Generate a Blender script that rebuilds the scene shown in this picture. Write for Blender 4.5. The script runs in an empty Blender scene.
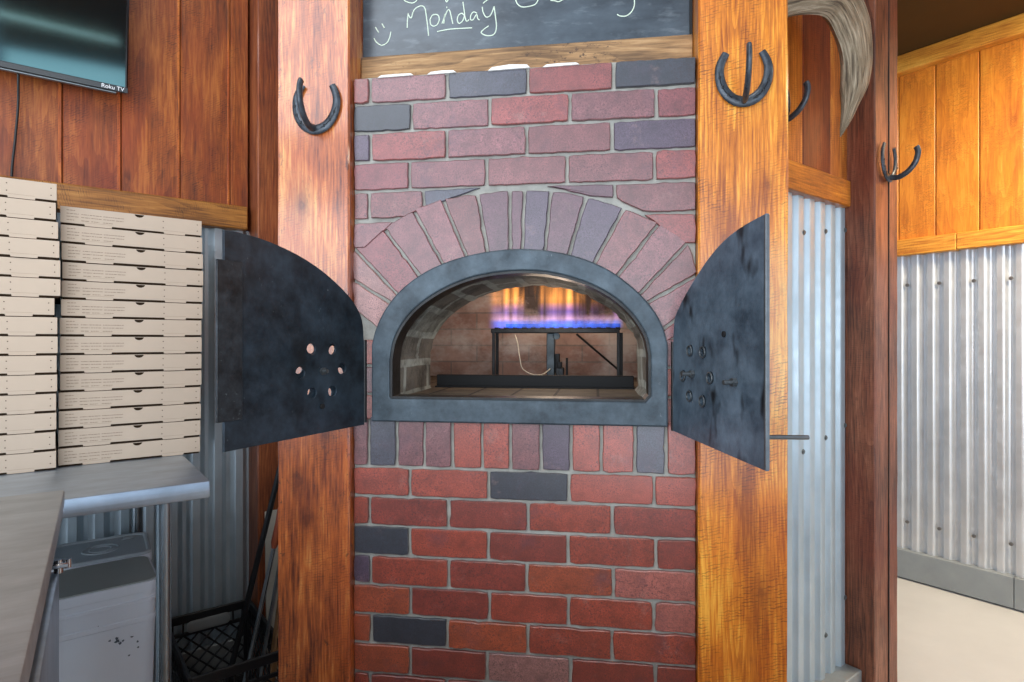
import bpy, bmesh, math, random
from mathutils import Matrix, Vector, Euler
random.seed(7)
PI = math.pi
S2 = math.sqrt(.5)
CX, CY, EYE = .203, -1.446, 1.25            # the camera's standing point, also the origin of the wall frame
col = bpy.context.scene.collection

# ------------------------------------------------------------------ helpers
def lin(r, g, b):
    f = lambda c: (c/255/12.92) if c/255 <= .04045 else ((c/255+.055)/1.055)**2.4
    return (f(r), f(g), f(b), 1.)

def wxy(a, b):
    """wall frame (a along the left wall, b into it) -> world x, y"""
    return (CX + a*S2 - b*S2, CY + a*S2 + b*S2)

class MB:
    """collects shapes, then links them as ONE mesh object"""
    def __init__(s): s.v = []; s.f = []; s.c = []; s.uv = None
    def add(s, vs, fs, c=(1, 1, 1), M=None):
        n = len(s.v)
        s.v += [tuple(M @ Vector(p)) if M else tuple(p) for p in vs]
        s.f += [tuple(i+n for i in f) for f in fs]
        s.c += [c]*len(fs)
        return s
    def bm(s, bm, c=(1, 1, 1), M=None):
        bm.verts.index_update()
        s.add([v.co for v in bm.verts], [[v.index for v in f.verts] for f in bm.faces], c, M)
        bm.free(); return s
    def box(s, x0, x1, y0, y1, z0, z1, bev=.0, c=(1, 1, 1), M=None, seg=1):
        b = bmesh.new(); bmesh.ops.create_cube(b, size=1)
        for v in b.verts:
            v.co = ((x0+x1)/2+v.co.x*(x1-x0), (y0+y1)/2+v.co.y*(y1-y0), (z0+z1)/2+v.co.z*(z1-z0))
        if bev: bmesh.ops.bevel(b, geom=b.edges[:], offset=bev, segments=seg, affect='EDGES', profile=.5)
        return s.bm(b, c, M)
    def tube(s, pts, r, seg=10, c=(1, 1, 1), ry=None, flat=None, closed=False, M=None):
        """swept round (or elliptic, r along the side vector, ry along the up vector) bar"""
        P = [Vector(p) for p in pts]; n = len(P)
        R = r if isinstance(r, (list, tuple)) else [r]*n
        RY = (ry if isinstance(ry, (list, tuple)) else [ry]*n) if ry is not None else R
        vs = []; up0 = None
        for i, p in enumerate(P):
            if closed: t = P[(i+1) % n]-P[i-1]
            else: t = P[min(i+1, n-1)]-P[max(i-1, 0)]
            t.normalize()
            if flat is not None: up = Vector(flat)
            else:
                up = up0 if up0 is not None else (Vector((0, 0, 1)) if abs(t.z) < .9 else Vector((1, 0, 0)))
            side = t.cross(up); side.normalize(); up = side.cross(t); up.normalize(); up0 = up
            for k in range(seg):
                a = 2*PI*k/seg
                vs.append(p+side*(R[i]*math.cos(a))+up*(RY[i]*math.sin(a)))
        fs = []
        for i in range(n if closed else n-1):
            j = (i+1) % n
            for k in range(seg):
                fs.append((i*seg+k, i*seg+(k+1) % seg, j*seg+(k+1) % seg, j*seg+k))
        if not closed:
            fs.append(tuple(range(seg-1, -1, -1))); fs.append(tuple((n-1)*seg+k for k in range(seg)))
        return s.add(vs, fs, c, M)
    def cyl(s, p0, p1, r, seg=16, c=(1, 1, 1), r1=None, M=None):
        return s.tube([p0, p1], [r, r if r1 is None else r1], seg, c, M=M)
    def lathe(s, prof, seg=20, c=(1, 1, 1), M=None):
        vs = [(r*math.cos(2*PI*k/seg), r*math.sin(2*PI*k/seg), z) for r, z in prof for k in range(seg)]
        fs = [(i*seg+k, i*seg+(k+1) % seg, (i+1)*seg+(k+1) % seg, (i+1)*seg+k) for i in range(len(prof)-1) for k in range(seg)]
        fs.append(tuple(range(seg-1, -1, -1))); fs.append(tuple((len(prof)-1)*seg+k for k in range(seg)))
        return s.add(vs, fs, c, M)
    def prism(s, poly, y0, y1, inset=.0, c=(1, 1, 1), M=None):
        """outline in x, z; front face at y0 (nearest), back at y1; the front edge chamfered by inset"""
        a = sum(poly[i-1][0]*p[1]-p[0]*poly[i-1][1] for i, p in enumerate(poly))
        if a < 0: poly = poly[::-1]
        n = len(poly)
        ins = offset_poly(poly, inset) if inset else poly
        vs = [(x, y1, z) for x, z in poly]
        rings = 1
        if inset:
            vs += [(x, y0+inset, z) for x, z in poly]; rings += 1
        vs += [(x, y0, z) for x, z in ins]; rings += 1
        fs = [tuple(range(n-1, -1, -1))]
        for r in range(rings-1):
            for k in range(n):
                fs.append((r*n+k, r*n+(k+1) % n, (r+1)*n+(k+1) % n, (r+1)*n+k))
        fs.append(tuple((rings-1)*n+k for k in range(n)))
        return s.add(vs, fs, c, M)
    def plate(s, loops, y0, y1, bev=.0, c=(1, 1, 1), M=None):
        """flat outline with holes (x, z loops), from y0 (front) to y1"""
        cu = bpy.data.curves.new('outline', 'CURVE'); cu.dimensions = '2D'; cu.fill_mode = 'BOTH'
        th = (y1-y0)/2
        cu.extrude = max(th-bev, 1e-4); cu.bevel_depth = bev; cu.bevel_resolution = 1; cu.offset = -bev
        for lp in loops:
            sp = cu.splines.new('POLY'); sp.points.add(len(lp)-1); sp.use_cyclic_u = True
            for q, (x, z) in zip(sp.points, lp): q.co = (x, z, 0, 1)
        o = bpy.data.objects.new('outline', cu); col.objects.link(o)
        bpy.context.view_layer.update()
        dg = bpy.context.evaluated_depsgraph_get()
        me = bpy.data.meshes.new_from_object(o.evaluated_get(dg))
        T = Matrix(((1, 0, 0, 0), (0, 0, -1, (y0+y1)/2), (0, 1, 0, 0), (0, 0, 0, 1)))
        if M: T = M @ T
        b = bmesh.new(); b.from_mesh(me); bmesh.ops.remove_doubles(b, verts=b.verts, dist=1e-5)
        s.bm(b, c, T)
        bpy.data.objects.remove(o); bpy.data.curves.remove(cu); bpy.data.meshes.remove(me)
        return s
    def build(s, name, mat, parent=None, loc=None, rot=None, smooth=35, uv=None, kind=None):
        me = bpy.data.meshes.new(name)
        me.from_pydata(s.v, [], s.f); me.update()
        b = bmesh.new(); b.from_mesh(me); bmesh.ops.recalc_face_normals(b, faces=b.faces); b.to_mesh(me); b.free()
        ca = me.color_attributes.new('Col', 'FLOAT_COLOR', 'CORNER')
        for p in me.polygons:
            cc = tuple(s.c[p.index])[:3]+(1,)
            for li in p.loop_indices: ca.data[li].color = cc
        if uv:
            ul = me.uv_layers.new(name='UVMap')
            for lp in me.loops: ul.data[lp.index].uv = uv[lp.vertex_index]
        if smooth:
            for p in me.polygons: p.use_smooth = True
            me.set_sharp_from_angle(angle=math.radians(smooth))
        me.materials.append(mat)
        o = bpy.data.objects.new(name, me); col.objects.link(o)
        if parent is not None: o.parent = parent
        if loc is not None: o.location = loc
        if rot is not None: o.rotation_euler = rot
        if kind: o['kind'] = kind
        return o

def offset_poly(P, d):
    """move a counter-clockwise outline inwards by d"""
    n = len(P); out = []
    for i in range(n):
        a, p, b = P[i-1], P[i], P[(i+1) % n]
        e1 = Vector((p[0]-a[0], p[1]-a[1])); e2 = Vector((b[0]-p[0], b[1]-p[1]))
        if e1.length: e1.normalize()
        if e2.length: e2.normalize()
        nn = Vector((-e1.y-e2.y, e1.x+e2.x))
        if nn.length < 1e-6: nn = Vector((-e1.y, e1.x))
        nn.normalize()
        out.append((p[0]+nn.x*d, p[1]+nn.y*d))
    return out

def catmull(P, n=6, closed=False):
    out = []; m = len(P)
    for i in range(m if closed else m-1):
        p0 = P[i-1] if (closed or i > 0) else P[0]; p1 = P[i]; p2 = P[(i+1) % m]
        p3 = P[(i+2) % m] if (closed or i+2 < m) else P[m-1]
        for k in range(n):
            t = k/n
            out.append(tuple(.5*((2*b)+(-a+c)*t+(2*a-5*b+4*c-d)*t*t+(-a+3*b-3*c+d)*t**3) for a, b, c, d in zip(p0, p1, p2, p3)))
    if not closed: out.append(tuple(P[-1]))
    return out

def circle(cx, cz, r, n=24): return [(cx+r*math.cos(2*PI*k/n), cz+r*math.sin(2*PI*k/n)) for k in range(n)]
def rrect(x0, x1, z0, z1, r, n=4):
    out = []
    for cx, cz, a0 in ((x1-r, z1-r, 0), (x0+r, z1-r, 90), (x0+r, z0+r, 180), (x1-r, z0+r, 270)):
        for k in range(n+1):
            a = math.radians(a0+90*k/n); out.append((cx+r*math.cos(a), cz+r*math.sin(a)))
    return out

def thing(name, label, cat, loc=(0, 0, 0), rotz=0., group=None, rot=None):
    o = bpy.data.objects.new(name, None); col.objects.link(o)
    o.empty_display_size = .1
    o.location = loc; o.rotation_euler = rot if rot else (0, 0, rotz)
    o['label'] = label; o['category'] = cat
    if group: o['group'] = group
    return o
def tag(o, label, cat, group=None):
    o['label'] = label; o['category'] = cat
    if group: o['group'] = group
    return o
def struct(o): o['kind'] = 'structure'; return o
def dup(root, loc, rot, label, group):
    r = root.copy(); col.objects.link(r); r.location = loc; r.rotation_euler = rot
    r['label'] = label
    if group: r['group'] = group
    for ch in list(root.children):
        c = ch.copy(); col.objects.link(c); c.parent = r
        for g in list(ch.children):
            d = g.copy(); col.objects.link(d); d.parent = c
    return r
R45 = PI/4

# ------------------------------------------------------------------ materials
class NT:
    def __init__(s, name):
        s.m = bpy.data.materials.new(name); s.m.use_nodes = True
        s.t = s.m.node_tree; s.t.nodes.clear()
        s.out = s.n('ShaderNodeOutputMaterial'); s.b = s.n('ShaderNodeBsdfPrincipled')
        s.l(s.b.outputs[0], s.out.inputs['Surface'])
    def n(s, k, **kw):
        o = s.t.nodes.new(k)
        for a, v in kw.items():
            if a.startswith('i_'):
                nm = a[2:].replace('_', ' ')
                (o.inputs[int(nm)] if nm.isdigit() else o.inputs[nm]).default_value = v
            else: setattr(o, a, v)
        return o
    def l(s, a, b): s.t.links.new(a, b)
    def set(s, **kw):
        for k, v in kw.items(): s.b.inputs[k.replace('_', ' ')].default_value = v
        return s
    def coord(s, scale=(1, 1, 1), rot=(0, 0, 0), loc=(0, 0, 0), what='Object'):
        tc = s.n('ShaderNodeTexCoord'); mp = s.n('ShaderNodeMapping')
        mp.inputs['Scale'].default_value = scale; mp.inputs['Rotation'].default_value = rot; mp.inputs['Location'].default_value = loc
        s.l(tc.outputs[what], mp.inputs['Vector']); return mp.outputs[0]
    def noise(s, vec, scale, detail=4, rough=.6, dist=0.):
        o = s.n('ShaderNodeTexNoise'); o.inputs['Scale'].default_value = scale; o.inputs['Detail'].default_value = detail
        o.inputs['Roughness'].default_value = rough; o.inputs['Distortion'].default_value = dist
        s.l(vec, o.inputs['Vector']); return o.outputs['Fac']
    def ramp(s, fac, stops, mode='LINEAR'):
        o = s.n('ShaderNodeValToRGB'); e = o.color_ramp.elements; o.color_ramp.interpolation = mode
        while len(e) < len(stops): e.new(.5)
        for el, (p, c) in zip(e, stops):
            el.position = p; el.color = c if not isinstance(c, (int, float)) else (c, c, c, 1)
        s.l(fac, o.inputs[0]); return o.outputs[0]
    def mix(s, fac, a, b, mode='MIX'):
        o = s.n('ShaderNodeMix'); o.data_type = 'RGBA'; o.blend_type = mode
        for sock, v in ((o.inputs[0], fac), (o.inputs[6], a), (o.inputs[7], b)):
            if hasattr(v, 'links'): s.l(v, sock)
            else: sock.default_value = v
        return o.outputs[2]
    def math(s, op, a, b=0., c=None):
        o = s.n('ShaderNodeMath'); o.operation = op
        for i, v in enumerate((a, b) if c is None else (a, b, c)):
            if hasattr(v, 'links'): s.l(v, o.inputs[i])
            else: o.inputs[i].default_value = v
        return o.outputs[0]
    def bump(s, h, strength=.3, dist=.002):
        o = s.n('ShaderNodeBump'); o.inputs['Strength'].default_value = strength; o.inputs['Distance'].default_value = dist
        s.l(h, o.inputs['Height']); s.l(o.outputs[0], s.b.inputs['Normal']); return s
    def attr(s):
        o = s.n('ShaderNodeVertexColor'); o.layer_name = 'Col'; return o.outputs['Color']
    def base(s, v):
        if hasattr(v, 'links'): s.l(v, s.b.inputs['Base Color'])
        else: s.b.inputs['Base Color'].default_value = v
        return s

def wood(name, dark, mid, light, rough=.4, spec=.5, ring=34., seed=0., tint=False, saw=.25, knots=0., axis='Z', coat=0., speck=0., bump=.25, red=None, tilt=.035, cr=.14, rc=.19, places=(), sawrot=.22, con=1.):
    """sawn timber, grain along the local Z (or X) axis; tint: each board shifts and tints by its own colour"""
    n = NT(name)
    rx = (0, 0, 0) if axis == 'Z' else (0, PI/2, 0)
    v0 = n.coord((1, 1, 1), rx, (0, 0, 0))                              # z runs along the grain from here on
    if tint:
        at = n.attr(); sh = n.n('ShaderNodeVectorMath'); sh.operation = 'MULTIPLY_ADD'
        n.l(at, sh.inputs[0]); sh.inputs[1].default_value = (0., 1.3, 17.3); n.l(v0, sh.inputs[2]); v0 = sh.outputs[0]
    def mp(sc, loc=(0, 0, 0), rot=(0, 0, 0)):
        m = n.n('ShaderNodeMapping'); m.inputs['Scale'].default_value = sc; m.inputs['Location'].default_value = loc; m.inputs['Rotation'].default_value = rot
        n.l(v0, m.inputs['Vector']); return m.outputs[0]
    # the pith wanders: bend the coordinates slowly along the grain, then count rings about a tilted axis
    wn = n.n('ShaderNodeTexNoise'); wn.inputs['Scale'].default_value = 1.; wn.inputs['Detail'].default_value = 3; wn.inputs['Roughness'].default_value = .5
    n.l(mp((5, 5, 1.1), (seed, seed*1.7, seed*.6)), wn.inputs['Vector'])
    cv = n.n('ShaderNodeVectorMath'); cv.operation = 'MULTIPLY_ADD'; n.l(wn.outputs['Color'], cv.inputs[0]); cv.inputs[1].default_value = (.12, .12, 0)
    n.l(mp((1, 1, .04), (-.04, .03+seed*.004, 0), (tilt*6, tilt*2, 0)), cv.inputs[2])
    w = n.n('ShaderNodeTexWave'); w.wave_type = 'RINGS'; w.rings_direction = 'Z'; w.wave_profile = 'SAW'
    w.inputs['Scale'].default_value = ring; w.inputs['Distortion'].default_value = 1.6; w.inputs['Detail'].default_value = 3
    w.inputs['Detail Scale'].default_value = 2.; n.l(cv.outputs[0], w.inputs['Vector'])
    fine = n.noise(mp((150, 150, 9.), (seed, 0, 0)), 1., 4, .65)
    mid_ = n.noise(mp((24, 24, 3.2), (0, seed, 0)), 1., 4, .6)
    blot = n.noise(mp((7, 7, 2.6), (seed, seed, seed)), 1., 5, .62)
    def term(x, k, acc): return n.math('MULTIPLY_ADD', n.math('SUBTRACT', x, .5), k, acc)
    f = term(w.outputs['Fac'], rc, term(mid_, .75*con, term(fine, .95*con, term(blot, con, .45))))
    c = n.ramp(f, [(.2, dark), (.5, mid), (.8, light)])
    if red:
        rf = n.ramp(n.noise(mp((5.5, 5.5, 1.9), (seed*2, 3, seed)), 1., 4, .6), [(.46, 0.), (.66, 1.)])
        c = n.mix(n.math('MULTIPLY', rf, .75), c, n.mix(.6, c, red))
    if saw:
        sw = n.n('ShaderNodeTexWave'); sw.wave_type = 'BANDS'; sw.bands_direction = 'Z'
        sw.inputs['Scale'].default_value = 46; sw.inputs['Distortion'].default_value = 5; sw.inputs['Detail'].default_value = 3; sw.inputs['Detail Scale'].default_value = 1.6
        n.l(mp((1, 1, 1), rot=(0, sawrot, 0)), sw.inputs['Vector'])
        patch = n.ramp(n.noise(mp((9, 9, 5)), 1., 3), [(.42, 0.), (.6, 1.)])
        brk = n.ramp(n.noise(mp((40, 40, 120)), 1., 2), [(.42, 0.), (.55, 1.)])
        k = n.math('MULTIPLY', n.math('MULTIPLY', n.math('MULTIPLY', n.ramp(sw.outputs['Fac'], [(.0, 1.), (.4, 0.)]), patch), brk), saw)
        c = n.mix(k, c, n.mix(.8, c, (.012, .006, .004, 1)))
    for kx, kz, kr in places:
        sp_ = n.n('ShaderNodeSeparateXYZ'); n.l(v0, sp_.inputs[0])
        dx = n.math('DIVIDE', n.math('SUBTRACT', sp_.outputs[0], kx), kr); dz = n.math('DIVIDE', n.math('SUBTRACT', sp_.outputs[2], kz), kr*1.5)
        dd = n.math('ADD', n.math('SQRT', n.math('ADD', n.math('MULTIPLY', dx, dx), n.math('MULTIPLY', dz, dz))), n.math('MULTIPLY', n.math('SUBTRACT', n.noise(mp((45, 45, 30)), 1., 4), .5), 1.6))
        rg = n.math('SINE', n.math('MULTIPLY', dd, 9.))
        c = n.mix(n.math('MULTIPLY', n.ramp(dd, [(.3, 1.), (1., 0.)]), n.math('MULTIPLY_ADD', rg, .12, .62)), c, n.mix(.5, dark, (.03, .008, .004, 1)))
        c = n.mix(n.math('MULTIPLY', n.ramp(n.math('MULTIPLY', dd, .33), [(.3, 1.), (1., 0.)]), .35), c, dark)
    if knots:
        vo = n.n('ShaderNodeTexVoronoi'); vo.inputs['Scale'].default_value = knots
        n.l(mp((1, 1, .6), (seed, 0, seed)), vo.inputs['Vector'])
        dd = n.math('ADD', vo.outputs['Distance'], n.math('MULTIPLY', n.noise(mp((30, 30, 24)), 1., 3), .07))
        kk = n.ramp(dd, [(.075, 1.), (.13, .0)]); halo = n.ramp(dd, [(.1, 1.), (.3, 0.)])
        c = n.mix(n.math('MULTIPLY', halo, .35), c, dark)
        c = n.mix(n.math('MULTIPLY', kk, .8), c, (.035, .01, .006, 1))
    if speck:
        sp = n.ramp(n.noise(mp((75, 75, 45)), 1., 4, .75), [(.56, 0.), (.64, 1.)])
        pt = n.ramp(n.noise(mp((6, 6, 4), (5, 1, 2)), 1., 3), [(.45, .1), (.62, 1.)])
        c = n.mix(n.math('MULTIPLY', n.math('MULTIPLY', sp, pt), speck), c, (.03, .012, .008, 1))
    if tint: c = n.mix(1., c, at, 'MULTIPLY')
    n.base(c)
    n.l(n.ramp(n.math('ADD', n.math('MULTIPLY', fine, .5), n.math('MULTIPLY', blot, .5)), [(.35, rough+.1), (.65, rough-.06)]), n.b.inputs['Roughness'])
    n.b.inputs['Specular IOR Level'].default_value = spec
    n.b.inputs['Coat Weight'].default_value = coat; n.b.inputs['Coat Roughness'].default_value = cr
    n.bump(n.math('ADD', n.math('MULTIPLY', fine, .8), n.math('ADD', n.math('MULTIPLY', w.outputs['Fac'], .25), n.math('MULTIPLY', mid_, .8))), bump, .0025)
    return n.m

def plain(name, c, rough=.5, metal=0., spec=.5, var=.0, vs=8., bump=0., bs=60., tint=False):
    n = NT(name); v = n.coord()
    cc = n.attr() if tint else c
    if tint: cc = n.mix(1., c, cc, 'MULTIPLY')
    if var:
        k = n.ramp(n.noise(v, vs, 5, .65), [(.3, 1-var), (.7, 1+var*.6)])
        cc = n.mix(1., cc, k, 'MULTIPLY')
    n.base(cc).set(Roughness=rough, Metallic=metal)
    n.b.inputs['Specular IOR Level'].default_value = spec
    if bump: n.bump(n.noise(v, bs, 4), bump, .002)
    return n.m

def brick_mat():
    n = NT('brick'); v = n.coord()
    c = n.attr()
    k = n.ramp(n.noise(v, 22, 6, .72), [(.32, .62), (.68, 1.32)])
    c = n.mix(1., c, k, 'MULTIPLY')
    gr = n.ramp(n.noise(v, 380, 3, .7), [(.36, .72), (.64, 1.25)])
    c = n.mix(1., c, gr, 'MULTIPLY')
    patch = n.ramp(n.noise(v, 11, 3), [(.40, .2), (.56, 1.)])
    sp = n.ramp(n.noise(v, 240, 3, .75), [(.53, 0.), (.62, 1.)])
    c = n.mix(n.math('MULTIPLY', n.math('MULTIPLY', sp, patch), .75), c, lin(40, 24, 28))
    st = n.ramp(n.noise(n.coord((1, 1, .8), loc=(7, 0, 3)), 8, 5, .7), [(.56, 0.), (.72, 1.)])
    c = n.mix(n.math('MULTIPLY', st, .45), c, lin(72, 52, 66))
    lt = n.ramp(n.noise(n.coord((1, 1, 1), loc=(4, 2, 1)), 12, 6, .75), [(.58, 0.), (.76, 1.)])
    c = n.mix(n.math('MULTIPLY', lt, .4), c, lin(170, 132, 122))
    n.base(c).set(Roughness=.55)
    n.b.inputs['Specular IOR Level'].default_value = .5
    n.b.inputs['Coat Weight'].default_value = 1.; n.b.inputs['Coat Roughness'].default_value = .3
    n.bump(n.math('ADD', n.noise(v, 260, 4, .7), n.math('MULTIPLY', n.noise(v, 60, 4, .6), .7)), .6, .0016)
    return n.m

def iron(name, c1, c2, rough=.45, spots=.5, dark=0., scale=14):
    n = NT(name); v = n.coord()
    c = n.ramp(n.noise(v, scale, 6, .7), [(.35, c1), (.7, c2)])
    c = n.mix(1., c, n.attr(), 'MULTIPLY')
    sp = n.ramp(n.noise(v, 75, 3, .75), [(.66, 0.), (.75, 1.)])
    patch = n.ramp(n.noise(v, 6, 2), [(.45, 0.), (.7, 1.)])
    c = n.mix(n.math('MULTIPLY', n.math('MULTIPLY', sp, patch), spots), c, lin(130, 138, 142))
    if dark:
        dk = n.ramp(n.noise(n.coord((1, 1, .5), loc=(3, 1, 2)), 11, 3, .6), [(.56, 0.), (.64, 1.)])
        c = n.mix(n.math('MULTIPLY', dk, dark), c, lin(8, 9, 11))
    n.base(c).set(Metallic=.35)
    n.l(n.ramp(n.noise(v, 18, 4), [(.3, rough-.08), (.7, rough+.14)]), n.b.inputs['Roughness'])
    n.bump(n.math('ADD', n.noise(v, 120, 4, .7), n.noise(v, 25, 3, .6)), .3, .0012)
    return n.m

def galv(name, c, rough=.38, metal=.8, streak=.15):
    n = NT(name); v = n.coord()
    k = n.ramp(n.noise(v, 7, 4, .6), [(.3, .88), (.7, 1.05)])
    cc = n.mix(1., n.mix(1., c, n.attr(), 'MULTIPLY'), k, 'MULTIPLY')
    if streak:
        s_ = n.ramp(n.noise(n.coord((30, 30, 1.2)), 1., 3), [(.35, 1-streak), (.65, 1+streak*.4)])
        cc = n.mix(1., cc, s_, 'MULTIPLY')
    n.base(cc).set(Metallic=metal)
    n.l(n.ramp(n.noise(v, 24, 3), [(.3, rough-.06), (.7, rough+.1)]), n.b.inputs['Roughness'])
    return n.m

def steel(name, c, axis=0, rough=.28):
    n = NT(name)
    sc = [220, 220, 220]; sc[axis] = 3
    b_ = n.noise(n.coord(tuple(sc)), 1., 3, .6)
    sm = n.noise(n.coord((3, 8, 3)), 2.2, 5, .65)
    cc = n.mix(1., c, n.ramp(sm, [(.3, .78), (.7, 1.12)]), 'MULTIPLY')
    cc = n.mix(1., cc, n.ramp(b_, [(.3, .9), (.7, 1.06)]), 'MULTIPLY')
    n.base(cc).set(Metallic=.9)
    n.l(n.ramp(b_, [(.3, rough-.05), (.7, rough+.12)]), n.b.inputs['Roughness'])
    return n.m

M = {}
M['post_l'] = wood('varnished_red_timber', lin(92, 36, 12), lin(180, 94, 40), lin(224, 158, 86), rough=.36, seed=2.3, saw=.5, knots=2.6, coat=1., speck=1., bump=.8, red=lin(158, 66, 26), cr=.13, rc=.1, places=((-.042, .895, .030), (-.015, .80, .024), (.03, 1.02, .02), (-.03, 1.60, .018)))
M['post_r'] = wood('varnished_golden_timber', lin(138, 66, 8), lin(204, 120, 30), lin(236, 172, 66), rough=.38, seed=5.1, saw=.95, knots=1.9, coat=.6, speck=.3, bump=.35, red=lin(200, 92, 8), cr=.18, places=((.041, .676, .026), (.052, 1.61, .012), (-.04, 1.49, .014)))
M['post_dark'] = wood('brown_timber', lin(66, 36, 24), lin(118, 70, 48), lin(154, 100, 74), rough=.5, seed=8.2, saw=.4, knots=1.8, coat=.1, speck=.4, red=lin(110, 40, 20))
M['post_back'] = wood('stained_timber', lin(84, 38, 18), lin(134, 70, 36), lin(166, 98, 54), rough=.45, seed=3.7, saw=.3, knots=1.5, coat=.2, red=lin(140, 54, 20))
M['board_l'] = wood('red_stained_board', lin(84, 38, 14), lin(140, 70, 28), lin(180, 106, 50), rough=.42, seed=1.2, tint=True, saw=.8, sawrot=.6, coat=.2, red=lin(140, 52, 22), rc=.13)
M['board_r'] = wood('golden_board', lin(172, 92, 18), lin(214, 132, 38), lin(234, 164, 64), rough=.42, seed=4.4, tint=True, saw=.8, sawrot=.3, con=.6, coat=.25, rc=.12)
M['board_p'] = wood('amber_board', lin(130, 66, 16), lin(184, 104, 32), lin(214, 142, 58), rough=.45, seed=6.1, tint=True, saw=.5, coat=.15)
M['rail_l'] = wood('amber_rail', lin(110, 66, 20), lin(164, 106, 42), lin(192, 136, 66), rough=.45, seed=2.9, saw=.9, axis='X', coat=.1)
M['rail_r'] = wood('golden_rail', lin(180, 106, 26), lin(220, 148, 50), lin(240, 180, 80), rough=.45, seed=7.7, saw=.3, axis='X', coat=.1)
M['rail_p'] = wood('rail_panel', lin(120, 62, 10), lin(172, 98, 20), lin(204, 130, 42), rough=.42, seed=9.4, saw=.5, axis='X', coat=.15)
M['rail_board'] = wood('weathered_rail', lin(96, 70, 44), lin(148, 112, 72), lin(184, 148, 104), rough=.6, seed=1.9, saw=0, axis='X', speck=1., rc=.2, bump=.4)
M['brick'] = brick_mat()
M['mortar'] = plain('mortar', lin(150, 148, 140), .85, var=.28, vs=16, bump=.8, bs=110)
M['plaster'] = plain('plaster', lin(225, 224, 218), .8, var=.1)
M['frame'] = iron('painted_iron', lin(40, 50, 57), lin(70, 83, 92), .42, .6)
M['door'] = iron('blackened_iron', lin(20, 28, 35), lin(54, 68, 80), .36, 1., .4, 11)
M['door_r'] = iron('blackened_iron_scuffed', lin(56, 70, 82), lin(112, 130, 144), .36, .8, .92, 9)
M['strip'] = iron('scaled_iron', lin(20, 22, 25), lin(52, 58, 64), .42, .9, .4, 30)
M['black_iron'] = iron('black_iron', lin(14, 15, 16), lin(34, 36, 38), .4, .25)
M['shoe'] = iron('forged_iron', lin(34, 38, 44), lin(78, 86, 94), .3, .2, 0, 40)
M['dark'] = plain('dark_recess', lin(12, 12, 13), .7)
M['bolt'] = plain('worn_steel', lin(110, 114, 116), .35, .8, var=.2, vs=60)
M['galv_l'] = galv('galvanised_left', lin(186, 198, 204), .36, .6, .12)
M['galv_r'] = galv('galvanised_right', lin(206, 208, 210), .34, .65, .04)
M['galv_p'] = galv('galvanised_pale', lin(176, 190, 198), .4, .45, .03)
M['galv_b'] = galv('base_metal', lin(150, 154, 154), .5, .5, 0)
M['steel'] = steel('brushed_steel', lin(182, 196, 210), 0, .36)
M['steel_c'] = steel('scuffed_steel', lin(180, 186, 188), 0, .46)
M['steel_v'] = steel('steel_tube', lin(150, 160, 166), 2, .26)
M['chrome'] = plain('chrome', lin(205, 206, 208), .15, 1.)
M['card'] = plain('kraft_card', lin(186, 168, 149), .8, var=.07, vs=5, spec=.2, tint=True)
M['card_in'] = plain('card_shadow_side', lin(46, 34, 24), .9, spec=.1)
M['ink'] = plain('grey_ink', lin(122, 112, 104), .8, spec=.1)
M['hole'] = plain('notch', lin(44, 32, 24), .9, spec=.1)
M['bucket'] = plain('white_plastic', lin(232, 236, 242), .42, var=.04, vs=4, tint=True)
M['lid'] = plain('grey_plastic', lin(186, 194, 198), .45, var=.06, vs=6)
M['lid2'] = plain('dull_plastic', lin(172, 176, 170), .5, var=.05, vs=5)
M['dirt'] = plain('black_grease', lin(40, 42, 46), .6)
M['crate'] = plain('black_plastic', lin(20, 22, 25), .45, var=.2, vs=20)
M['slate'] = None
M['chalk'] = plain('chalk', lin(206, 220, 200), .9, var=.1, vs=200)
M['tvplastic'] = plain('black_gloss_plastic', lin(10, 12, 14), .2)
M['cable'] = plain('black_cable', lin(12, 12, 13), .5)
M['white'] = plain('white_print', lin(235, 235, 235), .6)
M['pale_board'] = plain('pale_board', lin(190, 184, 170), .7, var=.15, vs=10)
M['grip'] = wood('grip_wood', lin(96, 40, 22), lin(140, 66, 40), lin(170, 92, 60), rough=.4, seed=3.3, saw=0)
M['stick'] = wood('stick_wood', lin(96, 66, 40), lin(140, 102, 66), lin(172, 134, 94), rough=.6, seed=5.9, saw=0)
M['floor'] = plain('beige_floor', lin(188, 185, 180), .55, var=.06, vs=3, spec=.4)
M['ceiling'] = plain('dark_olive_ceiling', lin(74, 54, 22), .8, var=.05, spec=.2)
M['plaster_wall'] = plain('painted_wall', lin(186, 180, 170), .7, var=.03)

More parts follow.
